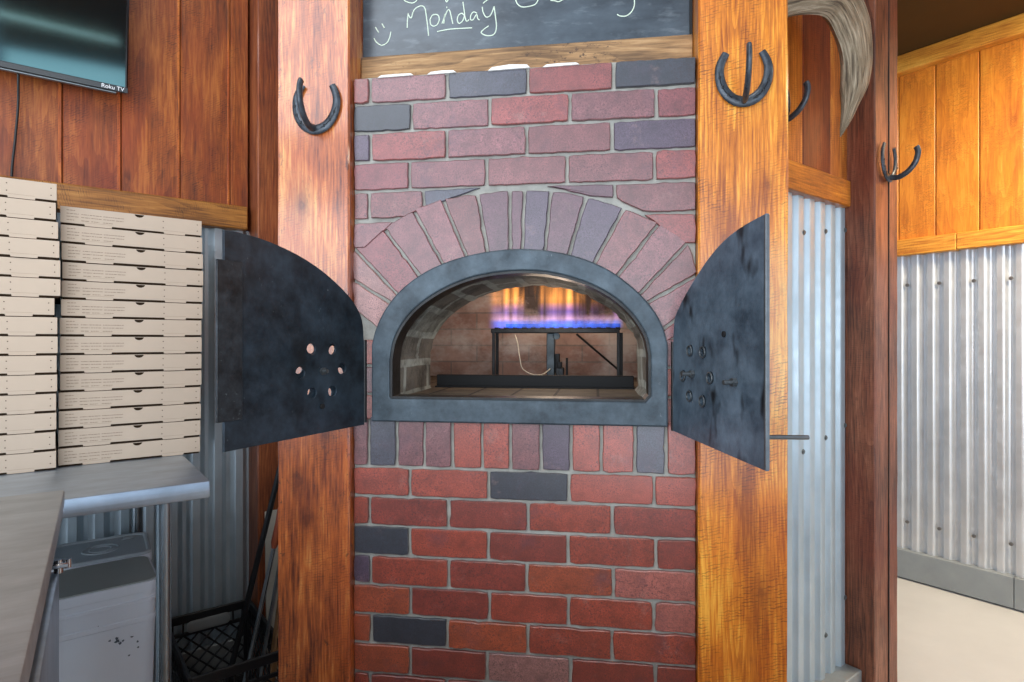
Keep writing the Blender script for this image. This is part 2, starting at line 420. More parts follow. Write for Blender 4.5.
def slate_mat():
    n = NT('chalkboard_slate'); v = n.coord()
    k = n.noise(n.coord((1, 1, 2.2)), 4.5, 5, .65)
    c = n.ramp(k, [(.3, lin(34, 40, 46)), (.72, lin(78, 88, 96))])
    sm = n.ramp(n.noise(n.coord((5, 5, 16)), 3, 4), [(.55, 0.), (.8, 1.)])
    c = n.mix(n.math('MULTIPLY', sm, .3), c, lin(150, 160, 165))
    n.base(c).set(Roughness=.27); n.b.inputs['Specular IOR Level'].default_value = .6
    return n.m
M['slate'] = slate_mat()
def screen_mat():
    n = NT('tv_glass'); n.base(lin(6, 9, 11)).set(Roughness=.075); n.b.inputs['Specular IOR Level'].default_value = 1.; n.b.inputs['Specular Tint'].default_value = (.5, .95, 1., 1); return n.m
M['screen'] = screen_mat()
def fire_mat():
    """old firebrick seen in the chamber"""
    n = NT('firebrick')
    uv = n.coord(what='UV')
    b = n.n('ShaderNodeTexBrick'); b.inputs['Scale'].default_value = 1.; b.inputs['Brick Width'].default_value = .22
    b.inputs['Row Height'].default_value = .068; b.inputs['Mortar Size'].default_value = .004; b.inputs['Mortar Smooth'].default_value = .4
    b.inputs['Color1'].default_value = lin(156, 124, 112); b.inputs['Color2'].default_value = lin(176, 150, 138); b.inputs['Mortar'].default_value = lin(134, 120, 112)
    n.l(uv, b.inputs['Vector'])
    v = n.coord()
    c = n.mix(1., b.outputs['Color'], n.ramp(n.noise(v, 7, 5, .7), [(.3, .6), (.7, 1.15)]), 'MULTIPLY')
    wh = n.ramp(n.noise(n.coord((1, 1, 1.6), loc=(2, 5, 1)), 4.2, 5, .7), [(.44, 0.), (.62, 1.)])
    c = n.mix(n.math('MULTIPLY', wh, .6), c, lin(196, 192, 186))
    so = n.ramp(n.noise(n.coord(loc=(9, 1, 4)), 5, 5, .7), [(.55, 0.), (.75, 1.)])
    c = n.mix(n.math('MULTIPLY', so, .55), c, lin(40, 34, 30))
    sz = n.n('ShaderNodeSeparateXYZ'); n.l(v, sz.inputs[0])
    dx = n.math('DIVIDE', n.math('SUBTRACT', sz.outputs[0], .1), .36); dz = n.math('DIVIDE', n.math('SUBTRACT', sz.outputs[2], 1.50), .20)
    q = n.math('ADD', n.math('ADD', n.math('MULTIPLY', dx, dx), n.math('MULTIPLY', dz, dz)), n.math('MULTIPLY', n.math('SUBTRACT', n.noise(v, 9, 5, .7), .5), 1.8))
    c = n.mix(n.ramp(q, [(.45, .85), (1.15, 0.)]), c, lin(34, 22, 16))               # soot left by the burner
    n.base(c).set(Roughness=.85); n.bump(n.noise(v, 60, 4), .5, .003); return n.m
M['fire'] = fire_mat()
def tunnel_mat():
    n = NT('sooty_arch')
    uv = n.coord(what='UV')
    b = n.n('ShaderNodeTexBrick'); b.inputs['Scale'].default_value = 1.; b.inputs['Brick Width'].default_value = .2
    b.inputs['Row Height'].default_value = .085; b.inputs['Mortar Size'].default_value = .012; b.inputs['Mortar Smooth'].default_value = .3
    b.inputs['Color1'].default_value = lin(104, 98, 90); b.inputs['Color2'].default_value = lin(146, 152, 144); b.inputs['Mortar'].default_value = lin(168, 174, 166)
    n.l(uv, b.inputs['Vector'])
    v = n.coord()
    c = n.mix(1., b.outputs['Color'], n.ramp(n.noise(v, 10, 5, .7), [(.3, .55), (.7, 1.15)]), 'MULTIPLY')
    so = n.ramp(n.noise(n.coord(loc=(3, 1, 4)), 7, 5, .7), [(.46, 0.), (.62, 1.)])
    c = n.mix(n.math('MULTIPLY', so, .75), c, lin(34, 36, 34))
    n.base(c).set(Roughness=.7); n.bump(n.noise(v, 45, 5, .7), .8, .006); return n.m
M['tunnel'] = tunnel_mat()
def hearth_mat():
    n = NT('hearth_brick')
    uv = n.coord(what='UV')
    b = n.n('ShaderNodeTexBrick'); b.inputs['Scale'].default_value = 1.; b.inputs['Brick Width'].default_value = .115
    b.inputs['Row Height'].default_value = .23; b.inputs['Mortar Size'].default_value = .004; b.offset = .0
    b.inputs['Color1'].default_value = lin(96, 86, 72); b.inputs['Color2'].default_value = lin(112, 100, 84); b.inputs['Mortar'].default_value = lin(16, 14, 12)
    n.l(uv, b.inputs['Vector'])
    v = n.coord()
    c = n.mix(1., b.outputs['Color'], n.ramp(n.noise(v, 16, 5, .7), [(.3, .45), (.7, 1.25)]), 'MULTIPLY')
    n.base(c).set(Roughness=.75); n.bump(n.noise(v, 70, 4), .4, .002); return n.m
M['hearth'] = hearth_mat()
def antler_mat():
    n = NT('weathered_horn'); v = n.coord(what='UV', scale=(26, 2.2, 1))
    f = n.noise(v, 1.6, 6, .65, .4)
    c = n.ramp(f, [(.34, lin(62, 50, 36)), (.5, lin(126, 112, 90)), (.68, lin(172, 160, 138))])
    n.base(c).set(Roughness=.7); n.bump(f, .9, .006); return n.m
M['antler'] = antler_mat()
def flame_mat():
    n = NT('gas_flame'); n.t.nodes.remove(n.b)
    tc = n.n('ShaderNodeTexCoord'); sp = n.n('ShaderNodeSeparateXYZ'); n.l(tc.outputs['Object'], sp.inputs[0])
    t = n.math('DIVIDE', sp.outputs[2], .25)                            # 0 at the burner, 1 at the tips
    v = n.coord((30, 14, 2.4), loc=(1.7, 0, .3)); st = n.noise(v, 1., 3, .55, .3)
    big = n.noise(n.coord((7, 1, .4), loc=(3.1, 0, 0)), 1., 1)
    thr = n.math('MULTIPLY_ADD', t, .055, .455)
    thr = n.math('SUBTRACT', n.math('ADD', thr, .24), n.math('MULTIPLY', big, .5))
    d = n.math('MAXIMUM', n.math('SUBTRACT', st, thr), 0.)
    d = n.math('MULTIPLY', d, n.math('SUBTRACT', 1., n.math('POWER', t, 3.)))
    band = n.ramp(t, [(.0, .6), (.05, 1.), (.13, .5), (.2, 0.)])
    fn = n.noise(n.coord((70, 70, 45)), 1., 2)
    bandd = n.math('MULTIPLY', n.math('MULTIPLY', band, n.math('MAXIMUM', n.math('SUBTRACT', fn, .28), 0.)), .7)
    # the sheet thins out towards the front and back of the burner
    yy = n.math('ABSOLUTE', sp.outputs[1]); yf = n.math('MAXIMUM', n.math('SUBTRACT', 1., n.math('DIVIDE', yy, .045)), 0.)
    xx = n.math('ABSOLUTE', sp.outputs[0]); xf = n.ramp(xx, [(.2, 1.), (.25, 0.)])
    dens = n.math('MULTIPLY', n.math('MULTIPLY', n.math('ADD', d, bandd), yf), xf)
    c = n.ramp(t, [(.0, (.02, .12, 1, 1)), (.09, (.08, .2, 1, 1)), (.14, (.9, .5, .85, 1)), (.24, (.4, .22, .8, 1)), (.38, (1, .36, .08, 1)), (1., (1, .30, .03, 1))])
    em = n.n('ShaderNodeEmission'); n.l(c, em.inputs[0]); n.l(n.math('MULTIPLY', dens, n.math('MULTIPLY', n.ramp(t, [(.0, .42), (.16, .34), (.26, .30), (.45, 1.), (1., .7)]), 210.)), em.inputs[1])
    n.l(em.outputs[0], n.out.inputs['Volume']); return n.m
M['flame'] = flame_mat()

# ------------------------------------------------------------------ camera, light
cam = bpy.data.cameras.new('camera'); co = bpy.data.objects.new('camera', cam); col.objects.link(co)
cam.sensor_width = 36; cam.lens = 593/1024*36; cam.clip_start = .02; cam.shift_y = .001
co.location = (CX, CY, EYE); co.rotation_euler = (PI/2, 0, math.radians(8))
sc = bpy.context.scene; sc.camera = co
sc.view_settings.view_transform = 'Standard'; sc.view_settings.look = 'None'
sc.view_settings.gamma = 1.; sc.view_settings.use_curve_mapping = False
sc.view_settings.exposure = .34
W = bpy.data.worlds.new('daylight'); sc.world = W; W.use_nodes = True
W.node_tree.nodes['Background'].inputs[0].default_value = (.62, .78, 1., 1); W.node_tree.nodes['Background'].inputs[1].default_value = 1.1

def area(name, loc, target, sx, sy, power, c):
    L = bpy.data.lights.new(name, 'AREA'); L.shape = 'RECTANGLE'; L.size = sx; L.size_y = sy; L.energy = power; L.color = c
    o = bpy.data.objects.new(name, L); col.objects.link(o); o.location = loc
    o.rotation_euler = (Vector(target)-Vector(loc)).to_track_quat('-Z', 'Y').to_euler(); return o
area('window_daylight', (-.80, -2.75, 1.32), (-.80, 0, 1.32), 3.4, 2.0, 66, (.92, .96, 1.))
area('transom_daylight', (-1.55, -2.75, 3.5), (-1.55, 0, 3.5), 1.9, 1.4, 30, (.92, .96, 1.))
area('side_window_daylight', (1.6, -2.75, 1.34), (1.6, 0, 1.34), 1.2, 1.1, 13, (.82, .93, 1.))
area('lamp_tube', (1.45, -2.70, 2.12), (1.45, 0, 2.12), 1.1, .018, .6, (1., .98, .95))
x, y = wxy(2.95, .10); tx, ty = wxy(3.55, .7)
ro = area('room_lamp', (x, y, 2.72), (tx, ty, 1.2), .6, .6, 46, (1., .82, .58)); ro.data.spread = math.radians(130)
x, y = wxy(3.0, -1.3)
area('room_lamp', (x, y, 2.72), (x, y, 0), .6, .6, 26, (1., .88, .7))
x, y = wxy(.9, .2)
area('kitchen_lamp', (x-.5, y-.8, 4.3), (x-.5, y-.8, 0), 1.2, .16, 22, (1., .95, .88))
pl = bpy.data.lights.new('fire_glow', 'POINT'); pl.energy = 2.8; pl.color = (1., .78, .56); pl.shadow_soft_size = .1
po = bpy.data.objects.new('fire_glow', pl); col.objects.link(po); po.location = (.05, .62, 1.42)

# ------------------------------------------------------------------ the setting
fl = MB(); fl.box(-4.6, 5.6, -2.9, 4.6, -.06, 0); struct(fl.build('floor', M['floor'], smooth=0))
fx, fy = wxy(0, 0); FRAME = dict(loc=(fx, fy, 0), rot=(0, 0, R45))
ce = MB(); ce.box(-4.6, 5.6, -2.9, 4.6, 4.40, 4.5); hall = struct(ce.build('ceiling', M['plaster_wall'], smooth=0))
ce = MB(); ce.box(2.22, 3.7, -2.6, 3.4, 2.757, 2.82); struct(ce.build('ceiling', M['ceiling'], smooth=0, **FRAME))

def boards(edges, z0, z1, y, th, tones, gap=.0015):
    m = MB()
    for (a0, a1), t in zip(zip(edges, edges[1:]), tones):
        m.box(a0+gap, a1-gap, y, y+th, z0, z1, .003, c=t)
    return m
def corrugated(x0, x1, z0, z1, y, pitch=.0715, amp=.010, th=.004, ph=0.):
    n = int((x1-x0)/pitch*12)+1; m = MB(); vs = []; fs = []
    def prof(x):
        s = math.sin(2*PI*x/pitch+ph)
        return max(-1., min(1., 1.7*s+.45))
    for z in (z0, z1):
        for s in (0, th):
            for i in range(n+1):
                x = x0+(x1-x0)*i/n; vs.append((x, y-amp*prof(x)+s, z))
    N = n+1
    for i in range(n):
        fs += [(i, i+1, 2*N+i+1, 2*N+i), (N+i+1, N+i, 3*N+i, 3*N+i+1), (2*N+i, 2*N+i+1, 3*N+i+1, 3*N+i), (i+1, i, N+i, N+i+1)]
    fs += [(0, 2*N, 3*N, N), (n, N+n, 3*N+n, 2*N+n)]
    return m.add(vs, fs)
def screws(m, pts):
    for x, y, z in pts:
        m.cyl((x, y+.004, z), (x, y-.006, z), .006, 8, c=(.3, .28, .26)); m.cyl((x, y+.003, z), (x, y-.003, z), .009, 10, c=(.4, .38, .36))
    return m

# left wall: backing, boards over corrugated sheet
wl = MB(); wl.box(-2.0, 1.15, 2.41, 2.47, 0, 4.4)
wall_left = struct(wl.build('wall_left', M['post_back'], smooth=0, **FRAME))
ed = [-1.9, -1.74, -1.58, -1.42, -1.27, -1.1, -.94, -.79, -.63, -.475, -.32, -.164, -.008, .149, .323, .485, .55]
tn = [(.9+.2*random.random(),)*3 for _ in ed]
tn = [(a, a*random.uniform(.93, 1.03), a*random.uniform(.9, 1.05)) for a, _, _ in tn]
boards(ed, 1.70, 4.4, 2.37, .04, tn).build('boarding', M['board_l'], wall_left, smooth=0, kind='structure')
bt = MB()
for e in ed[1:-1]: bt.box(e-.010, e-.001, 2.3685, 2.38, 1.74, 4.4, .0012, c=(1.55, 1.7, 1.3))
bt.build('board_edges', M['board_l'], wall_left, smooth=0, kind='structure')
corrugated(-1.9, .56, .15, 1.67, 2.385).build('corrugated_sheet', M['galv_l'], wall_left, kind='structure')
m = MB(); m.box(-1.9, .54, 2.338, 2.41, 1.665, 1.75, .004); struct(m.build('trim_1', M['rail_l'], smooth=0, **FRAME))
m = MB(); m.box(-1.9, .54, 2.372, 2.41, .0, .15, .003); struct(m.build('baseboard_left', M['galv_b'], smooth=0, **FRAME))

# screen wall beside the oven: boards over pale corrugated sheet
wb = MB(); wb.box(1.40, 2.40, .985, 1.03, 0, 4.4)
wall_back = struct(wb.build('wall_back', M['post_back'], smooth=0, **FRAME))
boards([1.42, 1.60, 1.70, 1.876, 2.063, 2.20], 1.76, 4.4, .95, .034, [(1., .95, .9), (1., 1., 1.), (1.02, .98, .9), (.42, .22, .12), (1., .97, .92)]).build('boarding', M['board_p'], wall_back, smooth=0, kind='structure')
screws(corrugated(1.42, 2.20, .125, 1.74, .962, ph=.6), [(1.885, .954, 1.60), (2.03, .954, 1.62), (2.17, .954, 1.64), (2.03, .954, .93), (1.88, .954, .90), (2.17, .954, .96), (2.03, .954, .27), (2.17, .954, .36)]).build('corrugated_sheet', M['galv_p'], wall_back, kind='structure')
m = MB(); m.box(1.42, 2.160, .928, .985, 1.715, 1.805, .004); struct(m.build('trim_2', M['rail_p'], smooth=0, **FRAME))
m = MB(); m.box(1.42, 2.178, .90, .985, 0, .128, .003); m.box(1.42, 2.178, .888, .90, 0, .02, .002); struct(m.build('baseboard_back', M['galv_b'], smooth=0, **FRAME))

# right wall of the room beyond; local x runs towards the near end (-b), local y = a
RF = dict(loc=(fx, fy, 0), rot=(0, 0, -R45))
wr = MB(); wr.box(-3.2, 2.6, 3.60, 3.68, 0, 2.757)
wall_right = struct(wr.build('wall_right', M['post_back'], smooth=0, **RF))
er = [-2.6, -2.38, -2.19, -2.0, -1.8, -1.61, -1.45, -1.285, -1.117, -.935, -.766, -.58, -.40, -.2, 0, .2, .4, .6, .8, 1.0, 1.2, 1.4, 1.6, 1.8, 2.0, 2.2, 2.4]
tr = [(random.uniform(.94, 1.06),)*3 for _ in er]
for k, t in ((7, 1.06), (8, .98), (9, .9)): tr[k] = (t, t*.98, t*.95)
boards(er, 1.76, 2.70, 3.55, .05, tr, .002).build('boarding', M['board_r'], wall_right, smooth=0, kind='structure')
screws(corrugated(-2.6, 2.4, .15, 1.73, 3.562, ph=1.2), [(-1.245+.1435*k, 3.553, .30+.0*k) for k in range(5)]+[(-1.245+.1435*k, 3.553, 1.55) for k in range(5)]).build('corrugated_sheet', M['galv_r'], wall_right, kind='structure')
m = MB(); m.box(-2.6, -1.02, 3.515, 3.60, 1.705, 1.79, .004); m.box(-1.018, 2.4, 3.515, 3.60, 1.707, 1.79, .004); struct(m.build('trim_3', M['rail_r'], smooth=0, **RF))
m = MB(); m.box(-2.6, 2.4, 3.50, 3.60, 2.665, 2.757, .004); struct(m.build('trim_4', M['rail_r'], smooth=0, **RF))
m = MB(); m.box(-2.6, -.80, 3.525, 3.60, .008, .155, .003); m.box(-.798, 2.4, 3.525, 3.60, .008, .155, .003); struct(m.build('baseboard_right', M['galv_b'], smooth=0, **RF))

# unseen half-height blocker, added to keep window light off the lower bricks
m = MB(); m.box(-.37, 1.15, -.82, -.72, 0, .72, .004); m.box(-.39, 1.17, -.84, -.70, .72, .75, .004); struct(m.build('wall_added_blocker', M['plaster_wall'], smooth=0))

m = MB(); m.box(.98, 3.3, -2.88, -2.80, 1.9, 4.4); struct(m.build('wall_added_blocker', M['post_back'], smooth=0))  # unseen dark piece, added to darken the top of the television's reflection

# ------------------------------------------------------------------ timber posts
def post(name, x0, x1, y0, y1, h, mat, wear=.004, nx=10, nz=90, seed=1, groove=()):
    """a rough-sawn square post with slightly wavy arrises, origin at the middle of its foot"""
    rnd = random.Random(seed); m = MB(); cx, cy = (x0+x1)/2, (y0+y1)/2
    hx, hy = (x1-x0)/2, (y1-y0)/2
    ring = [(-hx+wear, -hy), (hx-wear, -hy), (hx, -hy+wear), (hx, hy-wear), (hx-wear, hy), (-hx+wear, hy), (-hx, hy-wear), (-hx, -hy+wear)]
    vs = []; fs = []; nr = nz+1; k = len(ring); off = [0.]*k
    for i in range(nr):
        z = h*i/nz
        off = [o*.8+rnd.uniform(-.0006, .0006) for o in off]
        vs += [(x*(1+o/abs(hx)), y*(1+o/abs(hy)), z) for (x, y), o in zip(ring, off)]
    for i in range(nz):
        for j in range(k): fs.append((i*k+j, i*k+(j+1) % k, (i+1)*k+(j+1) % k, (i+1)*k+j))
    fs += [tuple(range(k-1, -1, -1)), tuple(nz*k+j for j in range(k))]
    m.add(vs, fs)
    return m, (cx, cy)
m, c = post('p', -.605, -.411, -.024, .176, 4.39, M['post_l'], seed=3)
tag(m.build('wooden_post', M['post_l'], loc=(c[0], c[1], 0), smooth=20), 'reddish varnished timber post with one horseshoe hook, left of the brick oven', 'post', None)
m, c = post('p', .440, .637, -.024, .176, 4.39, M['post_r'], seed=5)
tag(m.build('wooden_post', M['post_r'], loc=(c[0], c[1], 0), smooth=20), 'golden orange timber post right of the brick oven, behind the right iron door', 'post', None)
# the brown post at the far end of the pale corrugated screen: a post with a split facing board
root = thing('wooden_post', 'brown timber post with a long vertical crack, beside the doorway to the bright room', 'post', (*wxy(2.275, .955), 0), R45)
m, c = post('p', -.094, .094, -.095, .095, 4.39, M['post_dark'], seed=9)
m.build('timber', M['post_dark'], root, smooth=20)
m = MB(); m.box(.012, .0165, -.0975, -.08, 0, 4.38); m.build('crack', M['dark'], root, smooth=0)
m, c = post('p', -.10, .10, -.10, .10, 4.39, M['post_back'], seed=12)
tag(m.build('wooden_post', M['post_back'], loc=(*wxy(.655, 2.36), 0), rot=(0, 0, R45), smooth=20), 'dark stained timber post standing against the red boarded wall', 'post', None)

# ------------------------------------------------------------------ the brick oven
oven = thing('brick_oven', 'red brick pizza oven with an arched iron mouth and two open iron doors', 'oven', (0, 0, 0))
OUT = [(-.356, 1.242), (-.345, 1.283), (-.321, 1.331), (-.280, 1.380), (-.218, 1.424), (-.141, 1.455), (-.050, 1.473), (.046, 1.476), (.143, 1.460), (.222, 1.429), (.285, 1.385), (.331, 1.337), (.359, 1.290), (.372, 1.243)]
INN = [(-.308, 1.205), (-.298, 1.255), (-.272, 1.302), (-.230, 1.345), (-.166, 1.384), (-.091, 1.411), (-.003, 1.423), (.082, 1.420), (.166, 1.399), (.238, 1.363), (.289, 1.318), (.322, 1.267), (.333, 1.219)]
outer = [(-.356, 1.050)]+catmull(OUT, 5)+[(.372, 1.050)]
inner = [(-.304, 1.108), (-.308, 1.112)]+catmull(INN, 5)+[(.333, 1.122), (.321, 1.108)]

BC = dict(r1=lin(134, 54, 36), r2=lin(146, 64, 48), r3=lin(118, 46, 34), r4=lin(142, 78, 68), p1=lin(112, 66, 66), p2=lin(90, 56, 66), d1=lin(62, 62, 74), d2=lin(40, 43, 52), d3=lin(72, 56, 72), o1=lin(144, 64, 36), g1=lin(142, 98, 92), u1=lin(118, 60, 62), u2=lin(118, 72, 74), u3=lin(130, 62, 58))  # u tones: mauve puts the bluish window sheen into the brick colour
brk = MB()
def brick(poly, key, gap=.0055, jit=.0012, depth=.0):
    c = list(BC[key][:3]); k = random.uniform(.88, 1.12); c = tuple(v*k for v in c)
    a = sum(poly[i-1][0]*p[1]-p[0]*poly[i-1][1] for i, p in enumerate(poly))
    if a < 0: poly = poly[::-1]
    if gap: poly = offset_poly(poly, gap)
    P = []
    for i, p in enumerate(poly):
        q = poly[(i+1) % len(poly)]; L = math.hypot(q[0]-p[0], q[1]-p[1]); n = max(1, int(L/.014))
        for j in range(n):
            t = j/n; e = 0 if j == 0 else 1
            x, z = p[0]+(q[0]-p[0])*t, p[1]+(q[1]-p[1])*t
            chip = random.random() < .07
            jj = jit*(2.8 if chip else 1)
            P.append((x+random.uniform(-jj, jj), z+random.uniform(-jj, jj)))
    # round the corners
    Q = []
    for i, p in enumerate(P):
        a_, b_ = P[i-1], P[(i+1) % len(P)]
        Q.append(((p[0]*10+a_[0]+b_[0])/12, (p[1]*10+a_[1]+b_[1])/12))
    y0 = random.uniform(-.0025, .0015)+depth
    brk.prism(Q, y0, .028, .0018, c=c)
XL, XR = -.4085, .4375
def row(z0, z1, joints, keys):
    e = [XL-.004]+joints+[XR+.004]
    for (x0, x1), k in zip(zip(e, e[1:]), keys):
        brick([(x0, z0), (x1, z0), (x1, z1), (x0, z1)], k)
# upper courses
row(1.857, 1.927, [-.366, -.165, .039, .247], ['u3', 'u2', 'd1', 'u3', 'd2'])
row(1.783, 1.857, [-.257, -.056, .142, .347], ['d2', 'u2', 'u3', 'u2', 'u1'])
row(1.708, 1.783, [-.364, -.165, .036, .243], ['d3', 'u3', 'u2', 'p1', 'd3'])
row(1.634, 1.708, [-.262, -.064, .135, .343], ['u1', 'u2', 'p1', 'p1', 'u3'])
brick([(-.412, 1.560), (-.368, 1.560), (-.368, 1.634), (-.412, 1.634)], 'p1')
brick([(-.368, 1.634), (-.226, 1.634), (-.222, 1.588), (-.275, 1.560), (-.368, 1.560)], 'p1')
brick([(-.226, 1.634), (-.075, 1.634), (-.180, 1.597), (-.222, 1.580)], 'd1', .004)
brick([(.080, 1.632), (.249, 1.632), (.249, 1.594), (.190, 1.600)], 'p2', .004)
brick([(.249, 1.632), (.4405, 1.632), (.4405, 1.556), (.316, 1.556), (.249, 1.592)], 'p1')
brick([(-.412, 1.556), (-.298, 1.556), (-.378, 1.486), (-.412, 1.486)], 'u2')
brick([(.314, 1.556), (.4405, 1.556), (.4405, 1.480), (.404, 1.480)], 'u3', .0045)
brick([(-.412, 1.482), (-.405, 1.482), (-.405, 1.41), (-.412, 1.41)], 'g1', .001)
# the arch ring
J = [(-.352, 1.286, -.408, 1.329), (-.307, 1.345, -.408, 1.406), (-.290, 1.366, -.401, 1.481), (-.234, 1.414, -.326, 1.534), (-.176, 1.447, -.247, 1.575), (-.116, 1.465, -.172, 1.600), (-.063, 1.480, -.087, 1.620), (-.005, 1.484, -.006, 1.627), (.025, 1.483, .031, 1.627), (.081, 1.477, .096, 1.622), (.140, 1.464, .178, 1.594), (.200, 1.440, .264, 1.558), (.252, 1.404, .343, 1.520), (.306, 1.362, .408, 1.472), (.327, 1.343, .4375, 1.406), (.369, 1.286, .4375, 1.335), (.375, 1.250, .4375, 1.285)]
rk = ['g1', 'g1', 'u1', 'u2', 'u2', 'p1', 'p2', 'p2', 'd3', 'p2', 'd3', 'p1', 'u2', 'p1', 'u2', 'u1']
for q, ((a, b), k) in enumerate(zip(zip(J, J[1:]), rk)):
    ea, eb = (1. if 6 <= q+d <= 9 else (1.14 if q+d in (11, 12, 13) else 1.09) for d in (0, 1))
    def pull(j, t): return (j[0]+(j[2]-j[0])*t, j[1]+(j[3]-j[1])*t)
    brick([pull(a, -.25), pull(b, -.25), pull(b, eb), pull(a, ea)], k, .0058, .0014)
# beside the iron frame
for z0, z1, kl, kr in ((1.26, 1.318, 'r4', 'r4'), (1.19, 1.26, 'r2', 'p1'), (1.118, 1.19, 'p1', 'r2'), (1.05, 1.118, 'r4', 'r3')):
    if z0 < 1.25:
        brick([(-.412, z0), (-.340, z0), (-.340, z1), (-.412, z1)], kl)
        brick([(.350, z0), (.4405, z0), (.4405, z1), (.350, z1)], kr)
# the soldier course under the mouth
sj = [-.369, -.295, -.223, -.151, -.075, -.004, .071, .145, .217, .297, .370]
e = [XL-.004]+sj+[XR+.004]
for (x0, x1), k in zip(zip(e, e[1:]), ['u2', 'd1', 'u2', 'u2', 'r2', 'r2', 'p1', 'd3', 'r2', 'r2', 'd1', 'r2']):
    brick([(x0, .933), (x1, .933), (x1, 1.065), (x0, 1.065)], k)
L1 = [-.260, -.060, .140, .344]; L2 = [-.366, -.163, .038, .246]
low = [['r2', 'r2', 'd2', 'r2', 'r2'], ['r1', 'r3', 'r3', 'r1', 'r3'], ['d2', 'r1', 'r3', 'r1', 'r3'], ['d3', 'r1', 'r3', 'o1', 'r4'], ['o1', 'r3', 'r1', 'r1', 'r4'], ['o1', 'd2', 'o1', 'r1', 'r1'], ['o1', 'r3', 'g1', 'r3', 'r3'], ['r1', 'r3', 'r1', 'o1', 'r3'], ['r3', 'r1', 'd2', 'r1', 'r3'], ['r1', 'r3', 'r1', 'r1', 'r1'], ['r3', 'o1', 'r1', 'd2', 'r1'], ['r1', 'r3', 'r1', 'r1', 'r1'], ['r1', 'r3', 'r1', 'r1', 'r1']]
for i, ks in enumerate(low):
    z1 = .933-.0751*i; z0 = max(z1-.0751, .0)
    if z1 < .02: break
    row(z0, z1, [v+random.uniform(-.003, .003) for v in (L1 if i % 2 == 0 else L2)], ks)
brk.build('brick_face', M['brick'], oven, smooth=0)
# mortar bed behind the brick faces, with the mouth left open
mo = MB()
hole = [(x*1.04, 1.10+(z-1.10)*1.03) for x, z in inner]
mo.plate([[(-.4095, 0), (.438, 0), (.438, 1.926), (-.4095, 1.926)], hole], .008, .10)
mo.build('mortar', M['mortar'], oven, smooth=0)
for x0, x1, h in ((-.345, -.250, .0015), (-.215, -.14, .003), (-.06, .045, .007), (.075, .165, .002)):
    pm = MB(); pm.prism([(x0, 1.9205), (x1, 1.922), (x1-.008, 1.926+h*.6), ((x0+x1)/2, 1.926+h), (x0+.01, 1.926+h*.4)], -.0035, .045, .0008); pm.build('plaster_smear', M['plaster'], oven, smooth=0)
# iron mouth frame
fm = MB(); fm.plate([outer, inner], -.016, .022, .004)
iron_frame = fm.build('mouth_frame', M['frame'], oven, smooth=15)
ib = MB()
n = len(inner); vs = []; fs = []
for y, s in ((-.012, .0), (.05, .0), (.05, .006), (-.012, .006)):
    q = offset_poly(inner[::-1], s)[::-1]
    vs += [(x, y, z) for x, z in q]
for r in range(4):
    for k in range(n): fs.append((r*n+k, r*n+(k+1) % n, ((r+1) % 4)*n+(k+1) % n, ((r+1) % 4)*n+k))
ib.add(vs, fs).build('mouth_lining', M['black_iron'], iron_frame, smooth=40)
# vaulted throat behind the frame
tn_ = MB(); uv = []
arc = [0.]
for p, q in zip(inner, inner[1:]): arc.append(arc[-1]+math.hypot(q[0]-p[0], q[1]-p[1]))
ys = [.02, .10, .18, .26, .33]; vs = []; fs = []
for i, y in enumerate(ys):
    s = 1.0-.02*(i/4)
    for (x, z), a in zip(inner, arc):
        w = 0 if i == 0 else random.uniform(-.003, .003)
        vs.append(((x-.012)*(s)+.012+w, y, 1.108+(z-1.108)*(1.0-.02*i/4)+w)); uv.append((y, a))
# outer skin so that the throat is a solid vault
nv = len(vs)
for i, y in enumerate((.33, .02)):
    for (x, z), a in zip(inner, arc):
        vs.append(((x-.012)*1.14+.012, y, 1.09+(z-1.09)*1.14)); uv.append((y+.5+i, a))
rows = list(range(5))+[5, 6, 0]
for r in range(7):
    a_, b_ = rows[r], rows[r+1]
    for k in range(n-1): fs.append((a_*n+k, a_*n+k+1, b_*n+k+1, b_*n+k))
tn_.add(vs, fs).build('throat', M['tunnel'], oven, smooth=60, uv=uv)
# chamber: back, side walls and vault
ch = MB(); uv = []; vs = []; fs = []
prof = [(-.56, 1.10), (-.56, 1.30), (-.53, 1.42), (-.45, 1.53), (-.30, 1.60), (0, 1.63), (.30, 1.60), (.45, 1.53), (.53, 1.42), (.56, 1.30), (.56, 1.10)]
pp = [prof[0], prof[1]]+catmull(prof[1:-1], 4)[1:]+[prof[-1]]
k = len(pp); al = 0; arcs = [0.]
for p, q in zip(pp, pp[1:]): al += math.hypot(q[0]-p[0], q[1]-p[1]); arcs.append(al)
for y in (.33, .6, 1.0):
    for (x, z), a in zip(pp, arcs): vs.append((x, y, z)); uv.append((y, a))
for r in range(2):
    for j in range(k-1): fs.append((r*k+j, r*k+j+1, (r+1)*k+j+1, (r+1)*k+j))
b0 = len(vs)
for x, z in pp: vs.append((x, 1.0, z)); uv.append((x+.07, z-1.10))
fs.append(tuple(range(b0, b0+k)))
b1 = len(vs)
for x, z in pp: vs.append((x*1.12, 1.06, 1.09+(z-1.09)*1.1)); uv.append((x, z))
for x, z in pp: vs.append((x*1.12, .33, 1.09+(z-1.09)*1.1)); uv.append((x, z))
for j in range(k-1): fs.append((b1+j, b1+j+1, b1+k+j+1, b1+k+j))
fs.append(tuple(range(b1, b1+k)))
for j in range(k-1): fs.append((j, j+1, b1+k+j+1, b1+k+j))
ch.add(vs, fs)
ch.build('chamber', M['fire'], oven, smooth=60, uv=uv)
he = MB(); he.box(-.60, .60, .02, 1.05, 1.00, 1.107)
me_uv = [(v[0]+.02, v[1]-.05) for v in he.v]
he.build('hearth', M['hearth'], oven, smooth=0, uv=me_uv)
